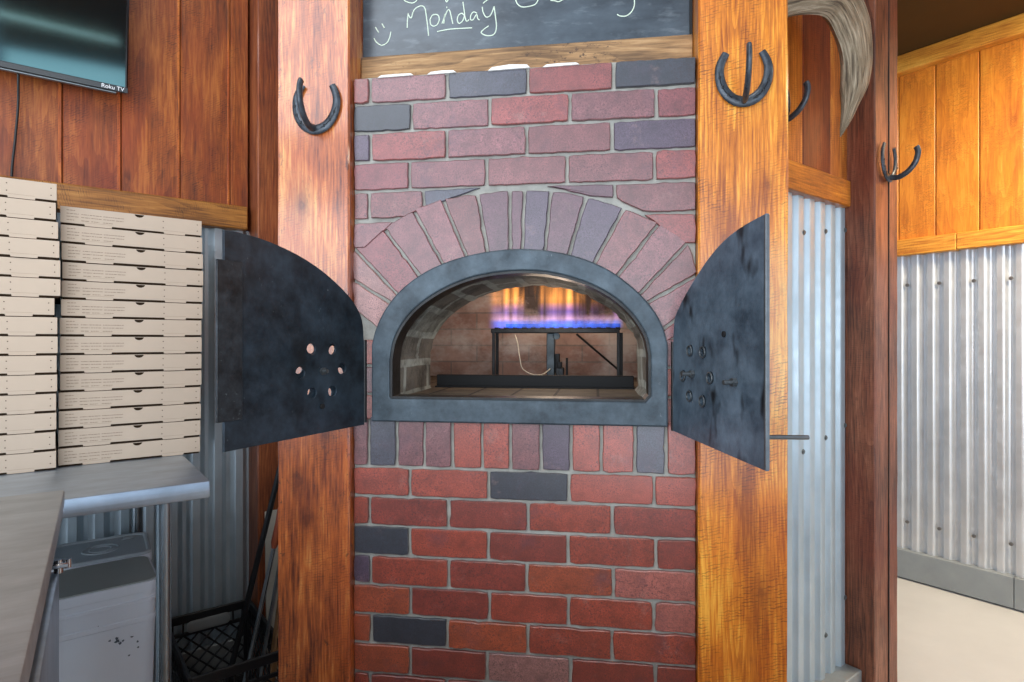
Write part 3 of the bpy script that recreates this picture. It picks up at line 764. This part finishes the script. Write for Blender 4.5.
# jamb stones at the end of the throat
core = MB(); core.plate([[(-.405, .02), (.430, .02), (.430, .98), (-.405, .98)]], .10, .95); core.build('base_block', M['mortar'], oven, smooth=0)

# doors: local x from the hinge towards the free edge, local z up; the inner face looks along -y
def door(name, hx, ang, flip, L, prof_, mat, holes, damper_turn, bolts, label):
    m = MB()
    outl = [(0.004, 1.045), (L, 1.040 if not flip else 1.034), (L, prof_[-1][1])]+[p for p in reversed(catmull(prof_, 5))][1:]
    T = Matrix.Diagonal((-1 if flip else 1, 1, 1, 1))
    m.plate([outl]+[circle(x, z, .0128, 20) for x, z in holes], -.0032, .0032, .0008, M=T)
    # rotation: left door (flip False) turns clockwise from +x; right door is mirrored
    rz = -ang if not flip else ang
    o = m.build(name, mat, oven, loc=(hx, -.034, 0), rot=(0, 0, rz), smooth=15)
    if label: o['label'] = label
    return o, T
prL = [(.006, 1.045), (.006, 1.242), (.012, 1.300), (.034, 1.337), (.068, 1.367), (.132, 1.406), (.205, 1.436), (.285, 1.456), (.356, 1.464), (.392, 1.463)]
hol = [(.176, 1.234), (.114, 1.234), (.207, 1.183), (.081, 1.187), (.174, 1.136), (.112, 1.136)]
dl, T = door('iron_door', -.366, math.radians(110), False, .392, prL[1:], M['door'], hol, 0, None, 'left door, black iron quarter disc with a scaled edge strip')
# for the left door the visible inner face is the +y side of the plate before turning
m = MB(); m.box(.356, .411, .0034, .0085, 1.098, 1.406, .0008); m.build('edge_strip', M['strip'], dl, smooth=0)
m = MB(); m.plate([circle(.144, 1.185, .092, 40)]+[circle(.144+.063*math.cos(math.radians(a)), 1.185+.057*math.sin(math.radians(a)), .0125, 18) for a in (65, 129, 188, 247, 311, 8)], -.0065, -.0036, .0005)
m.build('damper_disc', M['door'], dl, smooth=15)
m = MB(); m.cyl((.144, .004, 1.184), (.144, .011, 1.184), .0085, 6); m.cyl((.144, .010, 1.184), (.144, .02, 1.184), .0045, 10); m.build('pivot_bolt', M['bolt'], dl)
m = MB(); m.cyl((.146, .004, 1.104), (.146, .008, 1.104), .006, 12); m.build('plug', M['dark'], dl)
m = MB(); m.cyl((.001, 0, 1.05), (.001, 0, 1.255), .006, 10); m.build('hinge_pin', M['black_iron'], dl)

prR = [(.006, 1.238), (.013, 1.300), (.042, 1.331), (.080, 1.359), (.151, 1.403), (.224, 1.437), (.299, 1.456), (.385, 1.465)]
holr = [(.097, 1.231), (.158, 1.229), (.062, 1.175), (.189, 1.178), (.095, 1.133), (.156, 1.128)]
dr, T = door('iron_door', .382, math.radians(106), True, .385, prR, M['door_r'], holr, 0, None, 'right door, scuffed black iron quarter disc with soot patches')
m = MB(); m.plate([circle(.125, 1.18, .09, 40)], -.0065, -.0036, .0005, M=T); m.build('damper_disc', M['frame'], dr, smooth=15)
for x, z in holr:
    m = MB(); m.plate([circle(x, z, .0125, 18), circle(x, z, .0098, 18)], .0045, .0075, .0006, M=T); m.build('vent_collar', M['bolt'], dr, smooth=40)
for x, z, l in ((.112, 1.182, .03), (.288, 1.176, .028)):
    m = MB(); m.cyl((-x, .004, z), (-x, .012, z), .0085, 6); m.cyl((-x, .011, z), (-x, l, z), .005, 10); m.build('bolt', M['bolt'], dr)
m = MB(); m.cyl((-.247, .004, 1.265), (-.247, .007, 1.265), .006, 12); m.build('plug', M['dark'], dr)
m = MB(); m.cyl((-.001, 0, 1.045), (-.001, 0, 1.25), .006, 10); m.build('hinge_pin', M['black_iron'], dr)
m = MB(); m.tube([(-.33, -.003, 1.081), (-.33, -.05, 1.081), (-.33, -.112, 1.079)], .0042, 8); m.build('handle_rod', M['bolt'], dr)
m = MB(); m.box(-.3862, -.380, -.0036, .0036, 1.036, 1.463, .0006); m.build('worn_edge', M['bolt'], dr, smooth=0)

# gas burner on its stand in the chamber
bu = thing('gas_burner', 'black steel gas burner stand with a bar burner at the back of the oven', 'burner', (.055, .75, 1.107))
m = MB(); m.box(-.235, .235, -.035, .035, .176, .192, .002)
for k in range(14): m.box(-.222+k*.034, -.206+k*.034, -.03, .03, .192, .197, .001)
m.build('burner_bar', M['black_iron'], bu, smooth=0)
m = MB(); m.box(-.19, .24, .036, .042, .188, .212, .001); m.build('back_plate', M['strip'], bu, smooth=0)
for sx, sy in ((-.225, -.03), (.23, -.03), (-.225, .05), (.245, .07)):
    m = MB(); m.box(sx-.0055, sx+.0055, sy-.005, sy+.005, .0, .178, .001); m.build('leg', M['black_iron'], bu, smooth=0)
m = MB(); m.box(-.02, .235, -.036, -.026, .0, .009, .001); m.build('foot_bar', M['frame'], bu, smooth=0)
m = MB(); m.tube([(.08, -.03, .172), (.228, -.03, .045)], .004, 8); m.build('brace', M['black_iron'], bu)
m = MB(); m.box(-.03, .0, -.02, .012, .0, .176, .003); m.cyl((.006, -.02, .165), (.006, .012, .165), .013, 12); m.build('gas_pipe', M['frame'], bu, smooth=30)
m = MB(); m.box(.004, .034, -.03, .02, .004, .05, .004); m.cyl((.02, -.036, .05), (.02, -.036, .07), .009, 10); m.cyl((.045, -.02, 0), (.045, -.02, .085), .0045, 8); m.cyl((.01, -.02, .03), (.01, -.02, .10), .010, 10)
m.build('pilot_valve', M['strip'], bu, smooth=30)
m = MB(); m.tube(catmull([(-.145, -.034, .17), (-.135, -.04, .14), (-.125, -.045, .08), (-.115, -.045, .045), (-.08, -.04, .025), (-.045, -.035, .024), (-.015, -.03, .045)], 5), .0022, 6); m.build('thermocouple_wire', M['pale_board'], bu)
gd = MB(); gd.box(-.30, .32, .40, .42, 1.107, 1.146, .002); gd.box(-.30, .32, .38, .42, 1.107, 1.112, .001)
tag(gd.build('hearth_guard', M['dark'], smooth=0), 'low black steel angle bar lying across the hearth before the burner', 'guard bar')
fb = MB(); fb.box(-.25, .25, -.046, .046, 0, .25)
fo = fb.build('gas_flame', M['flame'], loc=(.055, .745, 1.302), smooth=0)
tag(fo, 'orange and blue gas flames rising from the burner inside the oven', 'flame')

# ------------------------------------------------------------------ chalkboard above the oven
cb = thing('chalkboard', 'chalkboard with handwritten chalk lettering above the oven bricks', 'chalkboard', (0.015, .06, 1.945))
m = MB(); m.box(-.424, .424, 0, .02, .05, .75, .001); m.build('slate', M['slate'], cb, smooth=0)
m = MB(); m.box(-.424, .424, -.014, .02, -.012, .056, .003); m.build('bottom_rail', M['rail_board'], cb, smooth=0)
m = MB(); m.box(.417, .424, -.004, 0, .058, .75, .001); m.build('side_bead', M['dark'], cb, smooth=0)
CH = [[(-.287, 2.076), (-.286, 2.095), (-.284, 2.114)], [(-.284, 2.111), (-.276, 2.101), (-.269, 2.12), (-.257, 2.129), (-.245, 2.13), (-.238, 2.121), (-.234, 2.096), (-.231, 2.073), (-.229, 2.051)], [(-.225, 2.093), (-.218, 2.104), (-.205, 2.104), (-.2, 2.093), (-.205, 2.079), (-.215, 2.075), (-.223, 2.08), (-.225, 2.093)], [(-.193, 2.08), (-.188, 2.092), (-.185, 2.105), (-.188, 2.08)], [(-.188, 2.088), (-.181, 2.108), (-.175, 2.115), (-.171, 2.109), (-.167, 2.091), (-.164, 2.077)], [(-.18, 2.123), (-.18, 2.119)], [(-.133, 2.096), (-.14, 2.103), (-.149, 2.098), (-.152, 2.086), (-.147, 2.077), (-.138, 2.083), (-.133, 2.096)], [(-.137, 2.132), (-.134, 2.111), (-.131, 2.09), (-.127, 2.081), (-.121, 2.085)], [(-.1, 2.1), (-.109, 2.104), (-.116, 2.096), (-.117, 2.085), (-.11, 2.084), (-.101, 2.097), (-.098, 2.086), (-.093, 2.082)], [(-.086, 2.115), (-.084, 2.102), (-.077, 2.089), (-.068, 2.089), (-.061, 2.098), (-.055, 2.114)], [(-.055, 2.114), (-.052, 2.091), (-.049, 2.064), (-.052, 2.047), (-.061, 2.04), (-.077, 2.041), (-.089, 2.049), (-.082, 2.057), (-.069, 2.065)], [(-.084, 2.124), (-.078, 2.129), (-.071, 2.134), (-.069, 2.143)], [(-.206, 2.06), (-.17, 2.064), (-.113, 2.063)], [(-.374, 2.084), (-.365, 2.069)], [(-.356, 2.092), (-.349, 2.08)], [(-.378, 2.055), (-.37, 2.043), (-.357, 2.035), (-.343, 2.04), (-.335, 2.053), (-.331, 2.069)],
      [(-.300, 2.165), (-.295, 2.15), (-.287, 2.144), (-.273, 2.14), (-.263, 2.144), (-.259, 2.152), (-.262, 2.165)], [(-.185, 2.145), (-.18, 2.135), (-.176, 2.143)],
      [(-.003, 2.14), (0, 2.129), (.006, 2.115), (.018, 2.107), (.036, 2.107), (.051, 2.111), (.058, 2.121), (.062, 2.14)], [(.09, 2.118), (.101, 2.116), (.111, 2.113), (.123, 2.118)], [(.296, 2.13), (.299, 2.107), (.299, 2.088), (.292, 2.073), (.279, 2.064), (.264, 2.065), (.257, 2.07)]]
m = MB()
for s in CH:
    p = catmull([(x-.015, -.0006, z-1.945) for x, z in s], 4)
    m.tube(p, .0014, 6, ry=.0010, flat=(0, 1, 0))
m.build('chalk_writing', M['chalk'], cb)

# ------------------------------------------------------------------ horseshoe hooks (local: x across, y into the wall, z up; origin at the toe)
def ushape(w, h, n=26):
    """middle line of a shoe, open at the top, toe at the origin"""
    out = []
    for i in range(n+1):
        a = math.radians(-218+256*i/n)                     # from the left heel round the toe to the right heel
        out.append((w*math.cos(a)*(1. if math.sin(a) < .2 else 1-.18*(math.sin(a)-.2)), h*.47*(1+math.sin(a))*1.18 if math.sin(a) > 0 else h*.555*(1+math.sin(a))))
    return out
def make_shoe(label, loc, rot, w=.054, h=.125, group='horseshoe hooks', lean=0.):
    r = thing('horseshoe_hook', label, 'hook', loc, group=group, rot=rot)
    U = ushape(w, h); n = len(U)
    m = MB()
    wid = [.0085+.0042*math.sin(PI*i/(n-1)) for i in range(n)]
    m.tube([(x, -.005, z) for x, z in U], wid, 10, ry=.0055, flat=(0, 1, 0))
    for lo, hi in ((4, 11), (15, 22)):
        m.tube([(x*1.03, -.0097, z) for x, z in U[lo:hi]], .0017, 6, ry=.0016, flat=(0, 1, 0), c=(.25, .25, .26))
        for k in range(lo+1, hi-1, 2): m.box(U[k][0]*1.03-.0025, U[k][0]*1.03+.0025, -.0118, -.0095, U[k][1]-.0035, U[k][1]+.0035, .0005, c=(.15, .15, .16))
    m.build('shoe', M['shoe'], r, smooth=50)
    P = catmull([(lean*-y, y, z) for y, z in ((-.004, .004), (-.033, -.001), (-.062, .013), (-.083, .038), (-.091, .065), (-.090, .080), (-.086, .089))], 5)
    k = len(P); m = MB()
    m.tube(P, [.0072-.0012*(i/(k-1)) for i in range(k)], 10, ry=.0092, flat=(1, 0, 0) if False else None); m.build('prong', M['shoe'], r, smooth=50)
    return r
s0 = make_shoe('dark horseshoe hook on the reddish post left of the oven', (-.500, -.026, 1.787), (0, math.radians(4), 0))
make_shoe('dark horseshoe hook high on the golden post right of the oven', (.539, -.026, 1.799), (0, 0, 0), lean=-.1)
make_shoe('horseshoe hook on the amber boards, half hidden behind the golden post', (*wxy(1.712, .945), 1.912), (0, 0, R45))
make_shoe('dark horseshoe hook on the brown post beside the bright room', (*wxy(2.264, .853), 1.812), (0, 0, R45))

# ------------------------------------------------------------------ antler
an = MB(); uv = []
pairs = [((1.49, 2.105), (1.46, 2.22)), ((1.535, 2.118), (1.54, 2.26)), ((1.60, 2.150), (1.64, 2.292)), ((1.668, 2.164), (1.76, 2.312)), ((1.732, 2.160), (1.87, 2.300)), ((1.774, 2.134), (1.948, 2.252)), ((1.802, 2.108), (1.974, 2.185)), ((1.818, 2.075), (1.978, 2.120)), ((1.824, 2.032), (1.960, 2.062)), ((1.826, 1.990), (1.930, 2.010)), ((1.822, 1.945), (1.893, 1.960)), ((1.808, 1.890), (1.850, 1.903)), ((1.792, 1.844), (1.798, 1.846))]
lo = catmull([p for p, _ in pairs], 4); hi = catmull([q for _, q in pairs], 4)
vs = []; fs = []; seg = 16; ln = 0
rnd = random.Random(4)
ox, oz = 1.40, 2.15
for i, (p, q) in enumerate(zip(lo, hi)):
    if i: ln += math.hypot(p[0]-lo[i-1][0], p[1]-lo[i-1][1])
    c_ = ((p[0]+q[0])/2, (p[1]+q[1])/2); hx, hz = (q[0]-p[0])/2, (q[1]-p[1])/2; w = math.hypot(hx, hz)
    yb = .13 if i < 3 else 0
    t = i/(len(lo)-1); yc = .115*max(0, 1-t*3.5)**1.1
    for k in range(seg):
        a = 2*PI*k/seg; th = min(.034, w*.62)
        wob = 1+.05*math.sin(k*2.3+i*.11)
        vs.append((c_[0]-ox+hx*math.cos(a)*wob, yc+th*math.sin(a)*wob, c_[1]-oz+hz*math.cos(a)*wob)); uv.append((k/seg, ln*3))
for i in range(len(lo)-1):
    for k in range(seg): fs.append((i*seg+k, i*seg+(k+1) % seg, (i+1)*seg+(k+1) % seg, (i+1)*seg+k))
fs += [tuple(range(seg)), tuple((len(lo)-1)*seg+k for k in range(seg))]
an.add(vs, fs)
tag(an.build('antler', M['antler'], loc=(*wxy(ox, .80), oz), rot=(0, 0, R45), uv=uv, smooth=60), 'weathered grey antler curving down beside the brown post', 'antler')

# ------------------------------------------------------------------ television on the left wall
tv = thing('television', 'black flat screen television mounted on the red boarded wall', 'television', (*wxy(.1625, 2.285), 2.055), rot=(math.radians(12), 0, R45))
m = MB(); m.box(-.97, 0, 0, .03, 0, .56, .004); m.box(-.80, -.17, .03, .055, .03, .40, .01); m.build('casing', M['tvplastic'], tv, smooth=30)
m = MB(); m.box(-.962, -.008, -.0012, .001, .018, .552); m.build('screen', M['screen'], tv, smooth=0)
m = MB(); m.box(-.97, 0, -.003, 0, 0, .017, .001); m.build('bottom_bezel', M['tvplastic'], tv, smooth=0)
m = MB(); m.box(-.60, -.03, .004, .026, -.007, 0, .002); m.build('speaker_strip', M['bolt'], tv, smooth=0)
m = MB(); m.box(-.60, -.37, .05, .085, .12, .30, .004); m.build('wall_mount', M['tvplastic'], tv, smooth=0)
fc = bpy.data.curves.new('logo_text', 'FONT'); fc.body = 'Roku TV'; fc.size = .017; fc.extrude = .0004; fc.align_x = 'RIGHT'
ft = bpy.data.objects.new('logo', fc); col.objects.link(ft); bpy.context.view_layer.update()
lm = bpy.data.meshes.new_from_object(ft.evaluated_get(bpy.context.evaluated_depsgraph_get())); bpy.data.objects.remove(ft); bpy.data.curves.remove(fc)
lm.materials.clear(); lm.materials.append(M['white'])
ft = bpy.data.objects.new('logo', lm); col.objects.link(ft); ft.parent = tv; ft.location = (-.010, -.0036, .0035); ft.rotation_euler = (PI/2, 0, 0)
m = MB(); m.tube(catmull([(-.275, .020, .01), (-.275, .026, -.03), (-.277, .040, -.10), (-.284, .022, -.20), (-.292, .006, -.30), (-.290, -.010, -.38), (-.292, -.022, -.43)], 6), .0035, 8)
m.build('power_cord', M['cable'], tv)

# ------------------------------------------------------------------ work table, pizza boxes
tb = thing('work_table', 'stainless steel work table carrying the pizza boxes, against the left wall', 'table', (*wxy(-.35, 1.985), 0), R45)
tm = MB(); tm.box(-.9, .634, -.378, .38, .868, .91, .0035, seg=2)
tm.build('tabletop', M['steel'], tb, smooth=40)
m = MB(); m.box(-.86, .60, -.33, .36, .235, .25, .003); m.build('undershelf', M['galv_b'], tb, smooth=0)
for sx, sy in ((.540, -.335), (.540, .33), (-.84, -.335), (-.84, .33)):
    m = MB(); m.cyl((sx, sy, .03), (sx, sy, .868), .0165, 16); m.cyl((sx, sy, 0), (sx, sy, .03), .013, 12); m.build('leg', M['steel_v'], tb)

BW, BH = .345, .0508
def make_box(label):
    r = thing('pizza_box', label, 'box', group='kraft pizza boxes on the work table')
    h = BH-.0012
    m = MB(); m.box(.002, BW-.002, .0035, BW, .0, h, .001); m.build('tray', M['card_in'], r, smooth=0)
    g = .0054; f = lambda t: t*BW
    pl = [(0, g), (f(.155), g), (f(.158), .0006), (f(.337), .0006), (f(.34), g), (f(.708), g), (f(.711), .0006), (f(.868), .0006), (f(.871), g), (BW, g), (BW, h)]
    nx, nr = f(.53), .0118
    pl += [(nx+nr*math.cos(a), h-nr*.8*math.sin(a)) for a in [PI*k/10 for k in range(11)]]+[(0, h)]
    m = MB(); m.plate([pl], 0, .003, .0004); m.box(0, BW, .0005, BW+.001, h-.0012, h); INK = (.36, .33, .30); HO = (.08, .06, .05)
    rows_ = [(.80, ((.04, .095),)), (.62, ((.04, .115), (.135, .18), (.19, .265), (.28, .42))), (.46, ((.04, .115), (.135, .19), (.20, .265), (.28, .36), (.365, .415))), (.28, ((.04, .085), (.135, .185), (.20, .25), (.28, .34)))]
    for zz, segs in rows_:
        for a, b in segs:
            x = f(a)
            while x < f(b):
                l = random.uniform(.003, .009); l = min(l, f(b)-x+.001)
                m.box(x, x+l, -.0003, .0005, zz*BH-.0007, zz*BH+.0007, c=INK); x += l+.0014
    for a, b in ((.158, .337), (.711, .868)): m.box(f(a), f(b), -.0002, .0005, .0098, .0104, c=(.62, .60, .58))
    for xx in (.704, .965):
        for zz in (.35, .72): m.box(f(xx)-.0012, f(xx)+.0012, -.0003, .0005, zz*BH-.0012, zz*BH+.0012, c=HO)
    m.build('front_flap', M['card'], r, smooth=0)
    return r
ORD = ['topmost', 'second', 'third', 'fourth', 'fifth', 'sixth', 'seventh', 'eighth', 'ninth', 'tenth', 'eleventh', 'twelfth', 'thirteenth', 'fourteenth', 'fifteenth']
first = None
shiftR = [0, .0005, .003, .003, .002, .002, -.001, -.001, -.001, -.001, -.003, -.003, -.004, -.005]
shiftL = [-.006, -.007, -.004, .000, .001, .001, -.010, -.004, -.004, -.005, -.006, -.007, -.007, -.008, -.008]
for stack, nb, x0, b0, sh in (('right', 14, -.010, 2.022, shiftR), ('left', 15, -.012-BW, 1.99, shiftL)):
    for k in range(nb):
        i = nb-1-k                                                   # counted from the top
        o_ = ORD[i]
        if i == 0: lab = 'kraft pizza box lying topmost on the %s stack' % ('taller left' if stack == 'left' else 'right')
        elif k == 0: lab = 'kraft pizza box at the bottom of the %s stack' % ('taller left' if stack == 'left' else 'right')
        else: lab = '%s kraft pizza box from the top of the %s stack' % (o_, 'taller left' if stack == 'left' else 'right')
        loc = (*wxy(x0+sh[i]+random.uniform(-.0012, .0012), b0+random.uniform(-.002, .003)), .9103+k*BH)
        rot = (0, 0, R45+random.uniform(-.004, .006))
        if first is None:
            first = make_box(lab); first.location = loc; first.rotation_euler = rot; first['group'] = 'pizza boxes of the right stack'
        else:
            r = dup(first, loc, rot, lab, 'pizza boxes of the %s stack' % stack)

# ------------------------------------------------------------------ refrigerated counter at the left
ct = thing('prep_counter', 'stainless steel counter with a hinged side door, nearest at the left', 'counter', (*wxy(-.42, .75), 0), R45-math.radians(2.1))
m = MB(); m.box(-.38, .391, -.75, .776, .92, .95, .004, seg=2); m.box(-.38, .388, -.745, .77, .895, .92, .002); m.build('worktop', M['steel_c'], ct, smooth=40)
m = MB(); m.box(-.37, .366, -.74, .750, .08, .895, .004); m.build('cabinet', M['strip'], ct, smooth=0)
m = MB(); m.box(.368, .383, -.70, .752, .12, .795, .004, seg=2); m.build('door', M['steel'], ct, smooth=40)
hg = MB(); hg.cyl((.383, .735, .796), (.383, .735, .822), .008, 12); hg.box(.36, .400, .725, .745, .806, .815, .002); hg.cyl((.398, .735, .803), (.398, .735, .820), .006, 10); hg.build('hinge', M['chrome'], ct, smooth=40)
for sx in (-.33, .35):
    for sy in (-.68, .70):
        m = MB(); m.cyl((sx, sy, 0), (sx, sy, .08), .022, 14); m.build('foot', M['black_iron'], ct)

# ------------------------------------------------------------------ buckets on the undershelf
def bucket(label, a, b, w, d, h, lidmat, fancy):
    r = thing('square_bucket', label, 'bucket', (*wxy(a, b), .2505), R45-math.radians(2 if fancy else -1))
    m = MB(); prof_ = [(0, .88), (.01, .90), (h*.72, .955), (h*.725, .975), (h*.755, .975), (h*.76, .955), (h*.86, .965), (h*.865, 1.0), (h*.885, 1.0), (h*.89, .975), (h*.93, .975), (h*.935, 1.01), (h*.985, 1.01), (h, 1.0)]
    vs = []; fs = []; nn = 20
    for z, s in prof_: vs += [(x, y, z) for x, y in rrect(-w/2*s, w/2*s, -d/2*s, d/2*s, .03*s)]
    for i in range(len(prof_)-1):
        for k in range(nn): fs.append((i*nn+k, i*nn+(k+1) % nn, (i+1)*nn+(k+1) % nn, (i+1)*nn+k))
    fs.append(tuple(range(nn-1, -1, -1))); fs.append(tuple((len(prof_)-1)*nn+k for k in range(nn)))
    m.add(vs, fs); body = m
    m = MB(); vs = []; fs = []
    lp = [(h+.0005, 1.005), (h+.006, 1.005), (h+.009, .985), (h+.009, .93), (h+.004, .90)] if fancy else [(h+.0003, .965), (h+.003, .96)]
    for z, s in lp: vs += [(x, y, z) for x, y in rrect(-w/2*s, w/2*s, -d/2*s, d/2*s, .03*s)]
    for i in range(len(lp)-1):
        for k in range(nn): fs.append((i*nn+k, i*nn+(k+1) % nn, (i+1)*nn+(k+1) % nn, (i+1)*nn+k))
    fs.append(tuple(range(nn-1, -1, -1))); fs.append(tuple((len(lp)-1)*nn+k for k in range(nn)))
    m.add(vs, fs); ld = m.build('lid', lidmat, r, smooth=30)
    if fancy:
        m = MB()
        for s in (1., .62): m.tube([(.045*s*math.cos(t), .045*s*math.sin(t), h+.005) for t in [2*PI*k/32 for k in range(32)]], .0028, 6, closed=True)
        m.tube([(.055, .07, h+.005), (.09, .075, h+.005)], .0025, 6); m.tube([(.06, .085, h+.005), (.085, .088, h+.005)], .0025, 6)
        m.build('embossed_rings', lidmat, ld, smooth=60)
    else:
        rn = random.Random(3)
        for x, z, s in ((.03, .235, .007), (.036, .228, .004), (.028, .243, .004), (.042, .232, .003), (.062, .236, .004), (.074, .22, .003), (.055, .19, .003), (-.01, .285, .0025), (.075, .205, .003), (.014, .240, .0035)):
            body.prism([(x+s*rn.uniform(.3, 1.2)*math.cos(q), z+s*rn.uniform(.3, 1.2)*math.sin(q)) for q in [2*PI*k/9 for k in range(9)]], -d/2*.945-.0012, -d/2*.90, c=(.12, .13, .15))
        m = MB(); m.box(-.098, -.09, -d/2*.985, -d/2*.94, h*.74, h*.80, .001); m.build('handle_lug', M['bucket'], r, smooth=0)
    body.build('body', M['bucket'], r, smooth=30)
    return r
bucket('white square bucket with a flat dull lid and grease spots, nearer the counter', .075, 1.925, .245, .225, .372, M['lid2'], False)
bucket('square bucket with a grey lid embossed with rings, behind the white bucket', .085, 2.165, .25, .225, .372, M['lid'], True)

# ------------------------------------------------------------------ milk crate and what leans in it
CW, CD, CHh = .265, .45, .30
cr = thing('milk_crate', 'black plastic lattice crate on the floor below the corrugated wall', 'crate', (*wxy(.412, 2.115), 0), R45+math.radians(1))
def crate_wall(L, M_, name, back):
    m = MB(); t = .008
    m.box(-L/2, L/2, -t, t*.4, CHh-.03, CHh, .002, M=M_); m.box(-L/2, L/2, -t*.8, t*.2, CHh-.075, CHh-.062, .001, M=M_); m.box(-L/2, L/2, -t, t*.4, 0, .03, .002, M=M_)
    for sx in (-L/2+.008, L/2-.008): m.box(sx-.008, sx+.008, -t, t*.4, .03, CHh-.03, .001, M=M_)
    n_ = int(L/.033)
    for k in range(n_): x = -L/2+.02+k*(L-.04)/(n_-1); m.box(x-.0025, x+.0025, -t*.8, t*.2, CHh-.064, CHh-.028, M=M_)
    # diagonal lattice under the hand hold
    z0, z1 = .03, CHh-.074
    H = z1-z0; stp = .05
    k = -H
    while k < L:
        for sgn in (1, -1):
            x0, x1 = k, k+H
            za, zb = (z0, z1) if sgn > 0 else (z1, z0)
            if x0 < 0: za += (zb-za)*(-x0/H); x0 = 0
            if x1 > L: zb = za+(zb-za)*((L-x0)/(x1-x0)); x1 = L
            if x1-x0 > .005: m.tube([(x0-L/2, -.002, za), (x1-L/2, -.002, zb)], .0032, 6, M=M_)
        k += stp
    o = m.build(name, M['crate'], cr, smooth=0)
    if back:
        m = MB(); m.plate([rrect(-.07, .07, CHh-.066, CHh-.026, .014)], -.010, -.006, .001, M=M_); m.build('handle_plate', M['galv_b'], o, smooth=30)
    return o
crate_wall(CW, Matrix.Translation((0, -CD/2, 0)), 'side_panel', False)
crate_wall(CW, Matrix.Translation((0, CD/2, 0)), 'side_panel', True)
crate_wall(CD, Matrix.Translation((-CW/2, 0, 0)) @ Matrix.Rotation(-PI/2, 4, 'Z'), 'side_panel', False)
crate_wall(CD, Matrix.Translation((CW/2, 0, 0)) @ Matrix.Rotation(PI/2, 4, 'Z'), 'side_panel', False)
m = MB()
for k in range(9): m.box(-CW/2, CW/2, -CD/2+k*CD/8-.006, -CD/2+k*CD/8+.006, .004, .012)
for k in range(7): m.box(-CW/2+k*CW/6-.006, -CW/2+k*CW/6+.006, -CD/2, CD/2, .004, .012)
m.build('bottom_grid', M['crate'], cr, smooth=0)

def leaning(name, p0, p1, label, cat):
    """root at the foot p0 (a, b, z), local z towards the top p1"""
    w0 = Vector((*wxy(p0[0], p0[1]), p0[2])); w1 = Vector((*wxy(p1[0], p1[1]), p1[2])); d = w1-w0
    r = thing(name, label, cat, w0, rot=d.to_track_quat('Z', 'Y').to_euler()); return r, d.length
r, L = leaning('black_rod', (.40, 2.12, .02), (.615, 2.10, .93), 'long black iron rod leaning out of the crate towards the red post', 'rod')
m = MB(); m.cyl((0, 0, 0), (0, 0, L), .0095, 10); m.build('shaft', M['black_iron'], r)
m = MB(); m.tube([(0, 0, L), (0, 0, L+.03), (.012, 0, L+.045), (.03, 0, L+.045)], .008, 8); m.build('crook', M['black_iron'], r)
r, L = leaning('wooden_handled_tool', (.44, 2.06, .03), (.575, 2.02, .71), 'thin metal tool with a dark reddish wooden grip, leaning in the crate', 'tool')
m = MB(); m.tube([(0, 0, .04), (0, 0, L-.14)], .007, 10); m.build('shaft', M['steel_v'], r)
m = MB(); m.lathe([(.008, L-.14), (.013, L-.12), (.0125, L-.06), (.015, L-.015), (.012, L), (.005, L+.004)], 16); m.build('grip', M['grip'], r)
m = MB(); m.box(-.03, .03, -.014, .014, 0, .05, .003); m.build('blade', M['strip'], r, smooth=0)
r, L = leaning('steel_bar', (.47, 2.0, .02), (.62, 1.98, .92), 'grey flat steel bar leaning beside the wooden gripped tool', 'bar')
m = MB(); m.box(-.013, .013, -.004, .004, 0, L, .001); m.build('blade', M['steel_v'], r, smooth=0)
m = MB(); m.box(-.013, .013, -.006, .006, L, L+.10, .004); m.build('handle', M['strip'], r, smooth=0)
r, L = leaning('wooden_stake', (.51, 1.99, .02), (.59, 1.99, .62), 'brown wooden stake standing at the right side of the crate', 'stake')
m = MB(); m.box(-.016, .016, -.009, .009, .0, L, .002); m.build('shaft', M['stick'], r, smooth=0)
m = MB(); m.box(-.016, .016, -.009, .009, L, L+.03, .006); m.build('rounded_end', M['stick'], r, smooth=0)
r, L = leaning('wooden_lath', (.545, 1.97, .02), (.60, 1.97, .52), 'pale bare wooden lath next to the brown stake in the crate', 'lath')
m = MB(); m.box(-.014, .014, -.006, .006, 0, L, .002); m.build('board', M['pale_board'], r, smooth=0)
m = MB(); m.box(-.014, .014, -.0065, .0065, L, L+.02, .005); m.build('end', M['pale_board'], r, smooth=0)
m = MB(); m.box(-.09, .0, -.006, .006, 0, .64, .002)
tag(m.build('panel_offcut', M['pale_board'], loc=(*wxy(.665, 2.22), .0), rot=(math.radians(-2), 0, R45+.05), smooth=0), 'whitish board offcut standing behind the tools against the stained post', 'board')
